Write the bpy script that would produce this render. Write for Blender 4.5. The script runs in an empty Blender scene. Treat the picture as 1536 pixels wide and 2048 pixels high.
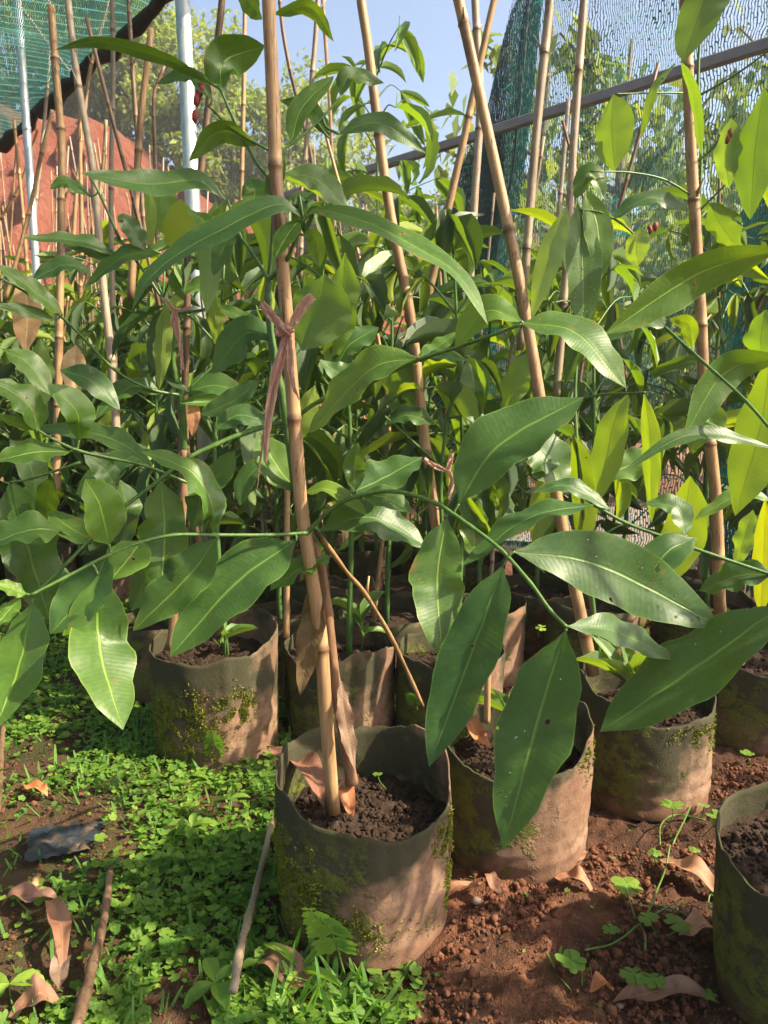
import bpy, math, random
import numpy as np
from mathutils import Vector, Matrix, noise as mnoise
R = math.radians
random.seed(7)
SC = bpy.context.scene
COL = SC.collection
# ------------------------------------------------------------------ camera
F = 1547.0; H = 0.78; PITCH = R(8)
cam = bpy.data.cameras.new('camera'); camo = bpy.data.objects.new('camera', cam); COL.objects.link(camo)
camo.location = (0, 0, H); camo.rotation_euler = (R(90) - PITCH, 0, 0)
cam.sensor_fit = 'VERTICAL'; cam.sensor_height = 36; cam.lens = 36 * F / 2048
cam.clip_start = 0.02; cam.clip_end = 1500
cam.dof.use_dof = True; cam.dof.focus_distance = 1.15; cam.dof.aperture_fstop = 16.0
SC.camera = camo
# ------------------------------------------------------------------ light
SUN_EL, SUN_AZ = 42.0, 104.0       # azimuth from +Y towards +X
w = bpy.data.worlds.new('World'); SC.world = w; w.use_nodes = True
nt = w.node_tree; bg = nt.nodes['Background']
sky = nt.nodes.new('ShaderNodeTexSky'); sky.sky_type = 'NISHITA'; sky.sun_disc = False
sky.sun_elevation = R(SUN_EL); sky.sun_rotation = R(SUN_AZ)
sky.air_density = 1.0; sky.dust_density = 4.5; sky.ozone_density = 1.0
nt.links.new(sky.outputs[0], bg.inputs[0]); bg.inputs[1].default_value = 0.12
sl = bpy.data.lights.new('sun', 'SUN'); so = bpy.data.objects.new('sun', sl); COL.objects.link(so)
sl.energy = 5.0; sl.angle = R(0.55); sl.color = (1.0, 0.88, 0.64)
SD = Vector((math.cos(R(SUN_EL)) * math.sin(R(SUN_AZ)), math.cos(R(SUN_EL)) * math.cos(R(SUN_AZ)), math.sin(R(SUN_EL))))
so.rotation_euler = SD.to_track_quat('Z', 'Y').to_euler(); so.location = SD * 20
vs = SC.view_settings; vs.view_transform = 'Standard'; vs.look = 'None'; vs.gamma = 1; vs.exposure = 1.38
vs.use_curve_mapping = False
SC.cycles.transparent_max_bounces = 24; SC.cycles.max_bounces = 8; SC.cycles.sample_clamp_indirect = 6
SC.cycles.transmission_bounces = 4; SC.cycles.diffuse_bounces = 4
# ------------------------------------------------------------------ maths
CP, SP = math.cos(PITCH), math.sin(PITCH)
def P(px, py, z):
    "world point seen at photo pixel (px,py) at depth z"
    x = (px - 768) / F * z; u = -(py - 1024) / F * z
    return Vector((x, z * CP + u * SP, H - z * SP + u * CP))
def G(px, py, h=0.0):
    "world point at height h seen at pixel"
    y = (py - 1024) / F
    z = (H - h) / (SP + y * CP)
    return P(px, py, z)
def lerp(a, b, t): return a + (b - a) * t
def smooth(pts, n=6):
    "Catmull-Rom through points"
    p = [Vector(q) for q in pts]
    if len(p) < 3: return [p[0].lerp(p[-1], k / n) for k in range(n + 1)]
    q = [p[0] * 2 - p[1]] + p + [p[-1] * 2 - p[-2]]
    out = []
    for i in range(1, len(q) - 2):
        for k in range(n):
            t = k / n
            out.append(0.5 * ((2 * q[i]) + (q[i + 1] - q[i - 1]) * t + (2 * q[i - 1] - 5 * q[i] + 4 * q[i + 1] - q[i + 2]) * t * t
                              + (3 * q[i] - q[i - 1] - 3 * q[i + 1] + q[i + 2]) * t ** 3))
    out.append(p[-1]); return out
def resample(pts, n):
    L = [0]
    for a, b in zip(pts, pts[1:]): L.append(L[-1] + (b - a).length)
    out = []; j = 0
    for k in range(n):
        s = L[-1] * k / (n - 1)
        while j < len(L) - 2 and L[j + 1] < s: j += 1
        t = (s - L[j]) / max(1e-9, L[j + 1] - L[j]); out.append(pts[j].lerp(pts[j + 1], min(1, t)))
    return out
def hash3(ix, iy, iz, seed):
    h = (ix.astype(np.int64) * 374761393 + iy.astype(np.int64) * 668265263 + iz.astype(np.int64) * 2147483647 + seed * 1274126177) & 0xffffffff
    h = ((h ^ (h >> 13)) * 1274126177) & 0xffffffff
    h = (h ^ (h >> 16)) & 0xffffffff
    return h / 4294967295.0
def vnoise(x, y, seed=0):
    ix = np.floor(x); iy = np.floor(y); fx = x - ix; fy = y - iy
    fx = fx * fx * (3 - 2 * fx); fy = fy * fy * (3 - 2 * fy); z = np.zeros_like(ix)
    a = hash3(ix, iy, z, seed); b = hash3(ix + 1, iy, z, seed); c = hash3(ix, iy + 1, z, seed); d = hash3(ix + 1, iy + 1, z, seed)
    return (a * (1 - fx) + b * fx) * (1 - fy) + (c * (1 - fx) + d * fx) * fy
def fbm(x, y, seed=0, o=4):
    s = 0; a = 0.5
    for k in range(o): s = s + a * vnoise(x * 2 ** k, y * 2 ** k, seed + k * 17); a *= .5
    return s
# ------------------------------------------------------------------ materials
class NT:
    def __init__(s, name):
        s.m = bpy.data.materials.new(name); s.m.use_nodes = True; s.t = s.m.node_tree; s.t.nodes.clear()
        s.out = s.t.nodes.new('ShaderNodeOutputMaterial')
    def n(s, typ, props=None, **inp):
        nd = s.t.nodes.new('ShaderNode' + typ)
        for k, v in (props or {}).items(): setattr(nd, k, v)
        for k, v in inp.items():
            key = int(k[1:]) if k[0] == 'i' and k[1:].isdigit() else k.replace('_', ' ')
            s.set(nd.inputs[key], v)
        return nd
    def set(s, sock, v):
        if isinstance(v, bpy.types.Node): v = v.outputs[0]
        if isinstance(v, bpy.types.NodeSocket): s.t.links.new(v, sock)
        elif isinstance(v, (tuple, list)) and len(v) == 3 and sock.type == 'RGBA': sock.default_value = (*v, 1)
        else: sock.default_value = v
    def math(s, op, a, b=0.0, c=0.0, clamp=False): return s.n('Math', {'operation': op, 'use_clamp': clamp}, i0=a, i1=b, i2=c).outputs[0]
    def mix(s, f, a, b, blend='MIX'):
        nd = s.t.nodes.new('ShaderNodeMix'); nd.data_type = 'RGBA'; nd.blend_type = blend; nd.clamp_factor = True
        s.set(nd.inputs[0], f); s.set(nd.inputs[6], a); s.set(nd.inputs[7], b); return nd.outputs[2]
    def ramp(s, v, a, b):      # clamp((v-a)/(b-a))
        return s.n('MapRange', {'clamp': True}, Value=v, From_Min=a, From_Max=b).outputs[0]
    def noise(s, scale, detail=3, vec=None, rough=.55, dist=0.0):
        nd = s.n('TexNoise', None, Scale=scale, Detail=detail, Roughness=rough, Distortion=dist)
        if vec is not None: s.set(nd.inputs['Vector'], vec)
        return nd.outputs[0]
    def bump(s, h, dist=.002, strength=1.0, normal=None):
        nd = s.n('Bump', None, Height=h, Distance=dist, Strength=strength)
        if normal is not None: s.set(nd.inputs['Normal'], normal)
        return nd.outputs[0]
    def obj(s): return s.n('TexCoord').outputs['Object']
    def uv(s): return s.n('TexCoord').outputs['UV']
    def geo(s): return s.n('NewGeometry')
    def sep(s, v):
        nd = s.n('SeparateXYZ', None, Vector=v); return nd.outputs
    def finish(s, sh, alpha=None):
        if isinstance(sh, bpy.types.Node): sh = sh.outputs[0]
        s.t.links.new(sh, s.out.inputs[0]); return s.m
    def bsdf(s, col, rough=.6, spec=.4, normal=None, **k):
        nd = s.n('BsdfPrincipled', None, Base_Color=col, Roughness=rough, **k)
        nd.inputs['Specular IOR Level'].default_value = spec
        if normal is not None: s.set(nd.inputs['Normal'], normal)
        return nd

def leaf_material(name, top, top2, back, trans, tw=.36, rough=.36, vein=(.20, .30, .05), ob=True, spot=.0, holes=False):
    t = NT(name); uv = t.sep(t.uv()); oi = t.n('ObjectInfo')
    a = t.math('MULTIPLY', t.math('ABSOLUTE', t.math('SUBTRACT', uv[0], .5)), 2)
    pos = t.geo().outputs['Position']
    big = t.noise(9, 3, pos); fine = t.noise(140, 3, pos)
    base = t.mix(t.ramp(big, .35, .68), top, top2)
    base = t.mix(t.math('MULTIPLY', t.ramp(fine, .45, .8), .35), base, tuple(c * 1.7 + .01 for c in top2))
    wv = t.math('MULTIPLY', t.noise(60, 2, pos), .012)
    lat = t.math('SINE', t.math('MULTIPLY', t.math('ADD', t.math('ADD', uv[1], wv), t.math('MULTIPLY', a, -.055)), 235))
    latm = t.ramp(lat, .72, 1.0)
    base = t.mix(t.math('MULTIPLY', latm, t.math('ADD', t.math('MULTIPLY', t.ramp(big, .3, .7), .25), .10)), base, tuple(c * 1.9 for c in top2))
    speck = t.ramp(t.noise(700, 2, pos), .60, .72)
    base = t.mix(t.math('MULTIPLY', t.math('MULTIPLY', speck, t.ramp(t.noise(24, 3, pos), .45, .65)), .22), base, (.20, .22, .14))
    mid = t.ramp(a, .055, .02); base = t.mix(t.math('MULTIPLY', mid, .85), base, vein)
    edge = t.ramp(a, .955, .99); base = t.mix(t.math('MULTIPLY', edge, .7), base, vein)
    if spot: base = t.mix(t.math('MULTIPLY', t.math('MULTIPLY', t.ramp(a, .72, .98), t.ramp(t.noise(14, 4, pos), .60, .66)), .85), base, (.17, .10, .035))
    if spot: base = t.mix(t.math('MULTIPLY', t.ramp(t.noise(32, 4, pos), .66, .72), spot), base, (.16, .09, .03))
    if holes: base = t.mix(t.ramp(t.noise(46, 2, pos), .69, .73), base, (.20, .13, .05))
    bk = t.geo().outputs['Backfacing']
    bcol = t.mix(t.math('MULTIPLY', mid, .5), back, vein)
    col = t.mix(bk, base, bcol)
    tint = oi.outputs['Color'] if ob else (1, 1, 1)
    if ob:
        rv = t.ramp(oi.outputs['Random'], 0, 1)
        tint = t.mix(rv, tint, t.mix(1.0, tint, (.72, .82, .7), 'MULTIPLY'))
    else:
        at = t.n('Attribute', {'attribute_name': 'tint'})
        tint = t.mix(at.outputs['Fac'], (.6, .75, .6), (1.5, 1.3, 1.0))
    col = t.mix(1.0, col, tint, 'MULTIPLY')
    tc = t.mix(1.0, t.mix(t.math('MULTIPLY', mid, .35), trans, tuple(c * .35 for c in trans)), tint, 'MULTIPLY')
    net_ = t.n('TexVoronoi', {'feature': 'DISTANCE_TO_EDGE'}, Vector=pos, Scale=330).outputs[0]
    tc = t.mix(t.math('ADD', t.math('MULTIPLY', latm, .30), t.math('MULTIPLY', t.ramp(net_, .12, .02), .15)), tc, t.mix(1.0, tc, (.45, .6, .5), 'MULTIPLY'))
    tc = t.mix(t.math('MULTIPLY', t.ramp(big, .3, .7), .4), tc, t.mix(1.0, tc, (.55, .75, .6), 'MULTIPLY'))
    h = t.math('ADD', t.math('MULTIPLY', lat, .055), t.math('ADD', t.math('MULTIPLY', mid, -.9), t.math('ADD', t.noise(45, 3, pos), t.math('MULTIPLY', fine, .25))))
    nrm = t.bump(h, .0012, .5)
    ro = t.math('ADD', rough, t.math('ADD', t.math('MULTIPLY', t.noise(30, 2, pos), .22), t.math('MULTIPLY', bk, .22)))
    pb = t.bsdf(col, ro, .5, nrm)
    tr = t.n('BsdfTranslucent', None, Color=tc, Normal=nrm)
    mx = t.n('MixShader', None, i0=tw, i1=pb, i2=tr)
    if holes:
        hn = t.noise(46, 2, pos); mx = t.n('MixShader', None, i0=t.math('GREATER_THAN', hn, .735), i1=mx, i2=t.n('BsdfTransparent'))
    return t.finish(mx)
M = {}
M['leaf'] = leaf_material('glossy_leaf', (.034, .080, .018), (.066, .126, .024), (.13, .20, .07), (.26, .38, .012), tw=.33, rough=.35, spot=.3)
M['leafh'] = leaf_material('glossy_leaf_insect_eaten', (.034, .080, .018), (.066, .126, .024), (.13, .20, .07), (.26, .38, .012), tw=.30, rough=.34, spot=.6, holes=True)
M['small_leaf'] = leaf_material('ground_cover_leaf', (.080, .155, .022), (.15, .25, .035), (.10, .22, .05), (.30, .62, .03), .35, .5, (.12, .32, .06), ob=False)
M['tree_leaf'] = leaf_material('tree_leaf', (.10, .16, .045), (.17, .23, .06), (.15, .21, .08), (.42, .50, .06), .35, .5, (.12, .18, .05), ob=False)
M['grass'] = leaf_material('grass_blade', (.06, .17, .03), (.10, .24, .04), (.10, .22, .05), (.30, .60, .03), .35, .45, (.14, .28, .06), ob=False)

def dead_mat():
    t = NT('dead_leaf'); uv = t.sep(t.uv()); pos = t.obj(); oi = t.n('ObjectInfo')
    a = t.math('MULTIPLY', t.math('ABSOLUTE', t.math('SUBTRACT', uv[0], .5)), 2)
    c = t.mix(t.ramp(t.noise(22, 4, pos), .3, .7), (.20, .095, .06), (.34, .20, .13))
    c = t.mix(t.math('MULTIPLY', t.ramp(t.noise(60, 4, pos), .55, .7), .6), c, (.09, .045, .03))
    c = t.mix(t.math('MULTIPLY', t.ramp(a, .06, .02), .7), c, (.42, .28, .17))
    c = t.mix(1.0, c, oi.outputs['Color'], 'MULTIPLY')
    lat = t.math('SINE', t.math('MULTIPLY', t.math('ADD', uv[1], t.math('MULTIPLY', a, -.07)), 150))
    nrm = t.bump(t.math('ADD', t.math('MULTIPLY', lat, .07), t.noise(80, 4, pos)), .0014, .7)
    pb = t.bsdf(c, .62, .35, nrm); tr = t.n('BsdfTranslucent', None, Color=t.mix(1.0, (.45, .25, .10), oi.outputs['Color'], 'MULTIPLY'))
    return t.finish(t.n('MixShader', None, i0=.18, i1=pb, i2=tr))
M['dead'] = dead_mat()

def bamboo(name, c1, c2, dark, streak):
    t = NT(name); uv = t.sep(t.uv()); pos = t.geo().outputs['Position']; oi = t.n('ObjectInfo')
    fr = t.math('FRACT', uv[1]); d = t.math('MINIMUM', fr, t.math('SUBTRACT', 1, fr))
    mp = t.n('Mapping', None, Vector=pos, Scale=(1, 1, .06)).outputs[0]
    st = t.noise(220, 4, mp, .7); bl = t.noise(7, 4, pos)
    c = t.mix(t.ramp(st, .35, .65), c1, c2)
    c = t.mix(t.math('MULTIPLY', t.ramp(bl, .5, .68), streak), c, dark)
    blot = t.math('MULTIPLY', t.ramp(t.noise(260, 4, mp, .8), .55, .62), t.ramp(t.noise(4, 2, pos), .45, .62))
    c = t.mix(t.math('MULTIPLY', blot, min(1, streak * 1.6)), c, (.035, .022, .014))
    c = t.mix(t.math('MULTIPLY', t.ramp(d, .035, .006), .75), c, (.10, .05, .025))
    c = t.mix(t.math('MULTIPLY', t.math('MULTIPLY', t.ramp(fr, .13, .03), t.ramp(fr, .012, .03)), .45), c, tuple(min(.7, x * 1.35) for x in c2))
    tint = t.mix(oi.outputs['Random'], (1, 1, 1), (.78, .76, .74)); c = t.mix(1.0, c, tint, 'MULTIPLY')
    nrm = t.bump(t.math('ADD', st, t.math('MULTIPLY', t.noise(500, 2, pos), .3)), .0007, .6)
    return t.finish(t.bsdf(c, .5, .35, nrm))
M['bamboo'] = bamboo('tan_bamboo', (.31, .175, .08), (.44, .285, .15), (.15, .085, .045), .85)
M['grey_bamboo'] = bamboo('grey_bamboo', (.28, .205, .145), (.40, .32, .235), (.18, .13, .09), .6)
M['dark_bamboo'] = bamboo('dark_bamboo', (.13, .075, .045), (.24, .15, .09), (.05, .03, .02), .8)

def bark(name, c1, c2, spec=.3, rough=.6):
    t = NT(name); pos = t.geo().outputs['Position']
    mp = t.n('Mapping', None, Vector=pos, Scale=(1, 1, .15)).outputs[0]
    st = t.noise(160, 4, mp, .65)
    c = t.mix(t.ramp(st, .35, .65), c1, c2); c = t.mix(t.math('MULTIPLY', t.ramp(t.noise(20, 3, pos), .5, .75), .5), c, tuple(x * .5 for x in c1))
    return t.finish(t.bsdf(c, rough, spec, t.bump(st, .001, .6)))
M['stem'] = bark('green_stem', (.045, .11, .025), (.09, .18, .04), .4, .42)
M['brightstem'] = bark('bright_green_stem', (.052, .12, .022), (.10, .18, .035), .4, .4)
M['trunk'] = bark('brown_stem_bark', (.16, .085, .045), (.27, .15, .085))
M['deadwood'] = bark('dead_wood', (.14, .075, .04), (.30, .19, .11))
M['treebark'] = bark('tree_bark', (.10, .07, .05), (.20, .15, .11))

def fabric():
    t = NT('grow_bag_fabric'); o = t.obj(); s = t.sep(o); pos = t.geo().outputs['Position']
    n1 = t.noise(7, 5, pos, .6); n2 = t.noise(18, 5, pos, .65); n3 = t.noise(420, 3, pos, .7); n4 = t.noise(60, 5, pos, .7)
    c = t.mix(t.ramp(n1, .35, .65), (.20, .112, .074), (.31, .20, .138))
    c = t.mix(t.math('MULTIPLY', t.ramp(n4, .42, .66), .7), c, (.12, .070, .045))
    # algae on the upper wall and the side away from the sun, whose shade is partly painted in
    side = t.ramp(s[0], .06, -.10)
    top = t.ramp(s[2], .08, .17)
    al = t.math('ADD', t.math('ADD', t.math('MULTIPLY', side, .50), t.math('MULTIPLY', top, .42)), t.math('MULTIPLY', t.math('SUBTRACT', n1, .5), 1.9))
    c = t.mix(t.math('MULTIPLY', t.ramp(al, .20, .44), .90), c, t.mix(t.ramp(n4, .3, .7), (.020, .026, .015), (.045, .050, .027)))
    ms = t.math('ADD', t.math('MULTIPLY', side, .18), t.math('ADD', n2, t.math('MULTIPLY', t.ramp(s[2], .17, .08), .06)))
    moss = t.math('MULTIPLY', t.ramp(ms, .63, .71), t.math('MULTIPLY', t.ramp(n4, .32, .5), t.ramp(s[2], .20, .15)))
    c = t.mix(t.math('MULTIPLY', moss, .85), c, t.mix(t.ramp(n3, .3, .7), (.065, .078, .012), (.15, .16, .03)))
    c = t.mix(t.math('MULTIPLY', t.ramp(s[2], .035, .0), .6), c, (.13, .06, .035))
    c = t.mix(t.math('MULTIPLY', t.ramp(n3, .5, .75), .35), c, t.mix(1.0, c, (1.5, 1.5, 1.5), 'MULTIPLY'))
    h = t.math('ADD', t.math('MULTIPLY', n3, .5), t.math('ADD', t.math('MULTIPLY', moss, 1.6), n4))
    return t.finish(t.bsdf(c, .93, .15, t.bump(h, .0022, .8)))
M['fabric'] = fabric()
def soil(name, c1, c2, c3):
    t = NT(name); pos = t.geo().outputs['Position']
    n = t.noise(90, 6, pos, .7); b = t.noise(9, 4, pos)
    c = t.mix(t.ramp(n, .3, .7), c1, c2); c = t.mix(t.math('MULTIPLY', t.ramp(t.noise(300, 2, pos), .68, .74), .6), c, c3)
    c = t.mix(t.math('MULTIPLY', t.ramp(b, .5, .7), .4), c, tuple(x * .55 for x in c1))
    return t.finish(t.bsdf(c, .95, .12, t.bump(t.math('ADD', n, t.math('MULTIPLY', t.noise(350, 3, pos), .5)), .004, .9)))
M['potsoil'] = soil('potting_soil', (.026, .016, .012), (.060, .037, .027), (.24, .19, .16))
def groundmat():
    t = NT('red_clay_ground'); pos = t.geo().outputs['Position']; s = t.sep(pos)
    n = t.noise(60, 6, pos, .7); b = t.noise(3.3, 5, pos, .6); m = t.noise(14, 5, pos, .6)
    c = t.mix(t.ramp(n, .3, .7), (.125, .050, .028), (.235, .105, .060))
    c = t.mix(t.math('MULTIPLY', t.ramp(t.math('ADD', b, t.math('MULTIPLY', m, .35)), .56, .72), .85), c, (.045, .026, .018))
    c = t.mix(t.math('MULTIPLY', t.ramp(t.noise(240, 2, pos), .66, .74), .4), c, (.42, .26, .17))
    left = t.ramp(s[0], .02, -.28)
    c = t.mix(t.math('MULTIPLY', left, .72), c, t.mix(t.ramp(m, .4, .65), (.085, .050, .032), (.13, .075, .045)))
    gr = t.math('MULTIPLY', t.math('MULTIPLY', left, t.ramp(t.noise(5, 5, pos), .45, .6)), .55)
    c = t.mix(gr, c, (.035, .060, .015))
    far = t.ramp(s[1], 5.5, 9); c = t.mix(t.math('MULTIPLY', far, .6), c, (.34, .17, .10))
    return t.finish(t.bsdf(c, .93, .15, t.bump(t.math('ADD', n, t.math('MULTIPLY', t.noise(300, 3, pos), .5)), .011, 1.0)))
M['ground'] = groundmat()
M['clod'] = soil('red_clay_clods', (.10, .042, .025), (.22, .095, .055), (.33, .20, .14))
def bankmat():
    t = NT('red_earth_bank'); pos = t.geo().outputs['Position']; s = t.sep(pos)
    mp = t.n('Mapping', None, Vector=pos, Scale=(1, 1, .35)).outputs[0]
    c = t.mix(t.ramp(t.noise(1.6, 8, mp, .72), .35, .65), (.33, .088, .05), (.47, .175, .11))
    c = t.mix(t.math('MULTIPLY', t.ramp(t.noise(5.5, 6, mp, .7), .5, .66), .6), c, (.44, .20, .145))
    c = t.mix(t.math('MULTIPLY', t.ramp(t.noise(2.4, 6, pos, .7), .56, .64), .5), c, (.20, .07, .045))
    gr = t.ramp(t.noise(1.1, 5, pos), .5, .6); up = t.ramp(s[1], 20.5, 22.5)
    c = t.mix(t.math('MULTIPLY', up, gr), c, (.10, .14, .04))
    return t.finish(t.bsdf(c, .95, .1, t.bump(t.noise(4, 8, mp, .75), .6, 1.0)))
M['bank'] = bankmat()
def moss():
    t = NT('moss'); pos = t.geo().outputs['Position']
    return t.finish(t.bsdf(t.mix(t.ramp(t.noise(90, 3, pos), .35, .65), (.10, .12, .012), (.24, .25, .035)), .9, .1))
M['moss'] = moss()
def metal(name, c1, c2, met, rough):
    t = NT(name); pos = t.geo().outputs['Position']
    n = t.noise(18, 5, pos, .6)
    c = t.mix(t.ramp(n, .3, .7), c1, c2); c = t.mix(t.math('MULTIPLY', t.ramp(t.noise(45, 4, pos), .6, .72), .35), c, (.25, .15, .09))
    nd = t.bsdf(c, t.math('ADD', rough, t.math('MULTIPLY', n, .2)), .5, t.bump(n, .001, .3)); nd.inputs['Metallic'].default_value = met
    return t.finish(nd)
M['galv'] = metal('galvanised_steel', (.48, .49, .50), (.66, .67, .68), .75, .32)
M['rail'] = metal('grey_painted_steel', (.16, .15, .15), (.24, .22, .21), .25, .5)
def ribbon():
    t = NT('pink_plastic_ribbon'); uv = t.sep(t.uv()); pos = t.geo().outputs['Position']
    st = t.noise(60, 3, t.n('Mapping', None, Vector=t.uv(), Scale=(14, .6, 1)).outputs[0])
    c = t.mix(t.ramp(st, .35, .65), (.62, .30, .22), (.85, .58, .46))
    pb = t.bsdf(c, .33, .5, t.bump(st, .002, .8)); tr = t.n('BsdfTranslucent', None, Color=(.85, .45, .33))
    return t.finish(t.n('MixShader', None, i0=.35, i1=pb, i2=tr))
M['ribbon'] = ribbon()
def plastic(name, c, rough=.35):
    t = NT(name); pos = t.geo().outputs['Position']; n = t.noise(30, 4, pos)
    cc = t.mix(t.ramp(n, .5, .7), c, (.14, .09, .06))
    return t.finish(t.bsdf(cc, rough, .5, t.bump(n, .004, .6)))
M['blackplastic'] = plastic('black_plastic_film', (.025, .03, .038), .3)
M['whiteplastic'] = plastic('white_plastic_sheet', (.26, .20, .17), .6)
def flower():
    t = NT('dried_red_bud'); return t.finish(t.bsdf(t.mix(t.noise(90, 2), (.20, .02, .03), (.32, .07, .05)), .6, .3))
M['bud'] = flower()
def water():
    t = NT('water_drop'); nd = t.bsdf((1, 1, 1), .02, .5); nd.inputs['Transmission Weight'].default_value = 1; nd.inputs['IOR'].default_value = 1.33
    return t.finish(nd)
M['water'] = water()
def netmat(name, su, sv, fill, tapes, dark, teal, bandy, loosen=.55, tapecut=.0, tealn=.8, painted_sheen=.0):
    "knitted shade net: strands and cross ladders in metres of cloth"
    t = NT(name); uv = t.uv(); 
    wob = t.noise(6, 3, uv); wob2 = t.noise(28, 2, uv)
    s = t.sep(uv)
    u = t.math('ADD', t.math('MULTIPLY', s[0], su), t.math('ADD', t.math('MULTIPLY', t.math('SUBTRACT', wob, .5), su * .06), t.math('MULTIPLY', t.math('SUBTRACT', wob2, .5), loosen)))
    fu = t.math('ABSOLUTE', t.math('SUBTRACT', t.math('FRACT', u), .5))
    fl = t.math('FLOOR', u)
    v = t.math('ADD', t.math('MULTIPLY', s[1], sv), t.math('MULTIPLY', t.math('FRACT', t.math('MULTIPLY', fl, .618)), 1.0))
    v = t.math('ADD', v, t.math('MULTIPLY', wob2, .8))
    fv = t.math('ABSOLUTE', t.math('SUBTRACT', t.math('FRACT', v), .5))
    patch = t.math('SUBTRACT', t.noise(5, 4, uv), .5)
    fill_n = t.math('ADD', fill, t.math('ADD', t.math('MULTIPLY', patch, .25), t.math('MULTIPLY', t.math('SUBTRACT', t.noise(70, 2, uv), .5), .30)))
    strand = t.math('GREATER_THAN', fu, t.math('SUBTRACT', .5, fill_n))
    rung = t.math('GREATER_THAN', fv, t.math('SUBTRACT', .465, t.math('MULTIPLY', patch, .3)))
    a = t.math('MAXIMUM', strand, rung)
    band = t.math('ABSOLUTE', t.math('SUBTRACT', t.math('FRACT', t.math('MULTIPLY', s[1] if bandy else s[0], tapes)), .5))
    tape = t.math('MULTIPLY', t.math('LESS_THAN', band, .05), t.math('GREATER_THAN', t.noise(2.2, 3, uv), tapecut))
    a = t.math('MAXIMUM', a, t.math('MULTIPLY', tape, t.math('GREATER_THAN', t.noise(60, 2, uv), .40)))
    tn = t.ramp(t.noise(3.0, 4, t.n('Mapping', None, Vector=uv, Scale=(.5, 7, 1)).outputs[0]), .55, .66)
    sheen_n = t.ramp(t.noise(40, 3, t.n('Mapping', None, Vector=uv, Scale=(3, .8, 1)).outputs[0]), .5, .62)
    c = t.mix(t.math('MULTIPLY', sheen_n, painted_sheen), dark, (.34, .38, .38))  # glossy highlights on the strands, painted as pale grey streaks
    c = t.mix(t.math('MAXIMUM', tape, t.math('MULTIPLY', tn, tealn)), c, teal)
    pb = t.bsdf(c, .45, .5); tr = t.n('BsdfTranslucent', None, Color=t.mix(.3, c, (.02, .35, .28)))
    sh = t.n('MixShader', None, i0=.25, i1=pb, i2=tr)
    tp = t.n('BsdfTransparent')
    return t.finish(t.n('MixShader', None, i0=a, i1=tp, i2=sh))
M['net'] = netmat('shade_net', 100, 17, .19, 14, (.012, .015, .017), (.02, .30, .23), True, .75, .60, .5, .8)
M['netdense'] = netmat('shade_net_layered', 95, 26, .45, 18, (.004, .012, .016), (.01, .11, .095), False, .4, .52, .5)
M['canopy'] = netmat('shade_net_roof', 120, 110, .30, 15, (.03, .11, .11), (.25, .75, .68), True, .2, .0, .3)
M['rope'] = bark('dark_rolled_hem', (.02, .022, .022), (.07, .05, .04), .2, .85)
# ------------------------------------------------------------------ mesh helpers
def tag(o, label=None, cat=None, group=None, kind=None):
    if label: o['label'] = label
    if cat: o['category'] = cat
    if group: o['group'] = group
    if kind: o['kind'] = kind
    return o
def mesh(name, V, Fc, mat, UV=None, smooth=True, tint=None):
    me = bpy.data.meshes.new(name)
    V = np.asarray([tuple(v) for v in V] if not isinstance(V, np.ndarray) else V, dtype=np.float32).reshape(-1, 3)
    if isinstance(Fc, np.ndarray):
        k = Fc.shape[1]; n = Fc.shape[0]
        me.vertices.add(len(V)); me.vertices.foreach_set('co', V.ravel())
        me.loops.add(n * k); me.loops.foreach_set('vertex_index', Fc.astype(np.int32).ravel())
        me.polygons.add(n); me.polygons.foreach_set('loop_start', np.arange(0, n * k, k, dtype=np.int32))
        try: me.polygons.foreach_set('loop_total', np.full(n, k, dtype=np.int32))
        except Exception: pass
        me.update(calc_edges=True)
    else:
        me.from_pydata([tuple(map(float, v)) for v in V], [], [tuple(f) for f in Fc])
    if UV is not None:
        ul = me.uv_layers.new(name='UVMap'); UV = np.asarray(UV, dtype=np.float32)
        idx = np.empty(len(me.loops), dtype=np.int32); me.loops.foreach_get('vertex_index', idx)
        ul.data.foreach_set('uv', UV[idx].ravel())
    if tint is not None:
        at = me.attributes.new('tint', 'FLOAT', 'POINT'); at.data.foreach_set('value', np.asarray(tint, dtype=np.float32))
    me.materials.append(mat)
    if smooth: me.polygons.foreach_set('use_smooth', np.ones(len(me.polygons), dtype=bool))
    me.update(); return me
def link(name, me, parent=None, loc=(0, 0, 0)):
    o = bpy.data.objects.new(name, me); COL.objects.link(o); o.location = loc
    if parent is not None: o.parent = parent
    return o
def empty(name, loc=(0, 0, 0)):
    o = bpy.data.objects.new(name, None); COL.objects.link(o); o.location = loc; o.empty_display_size = .05; return o
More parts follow.
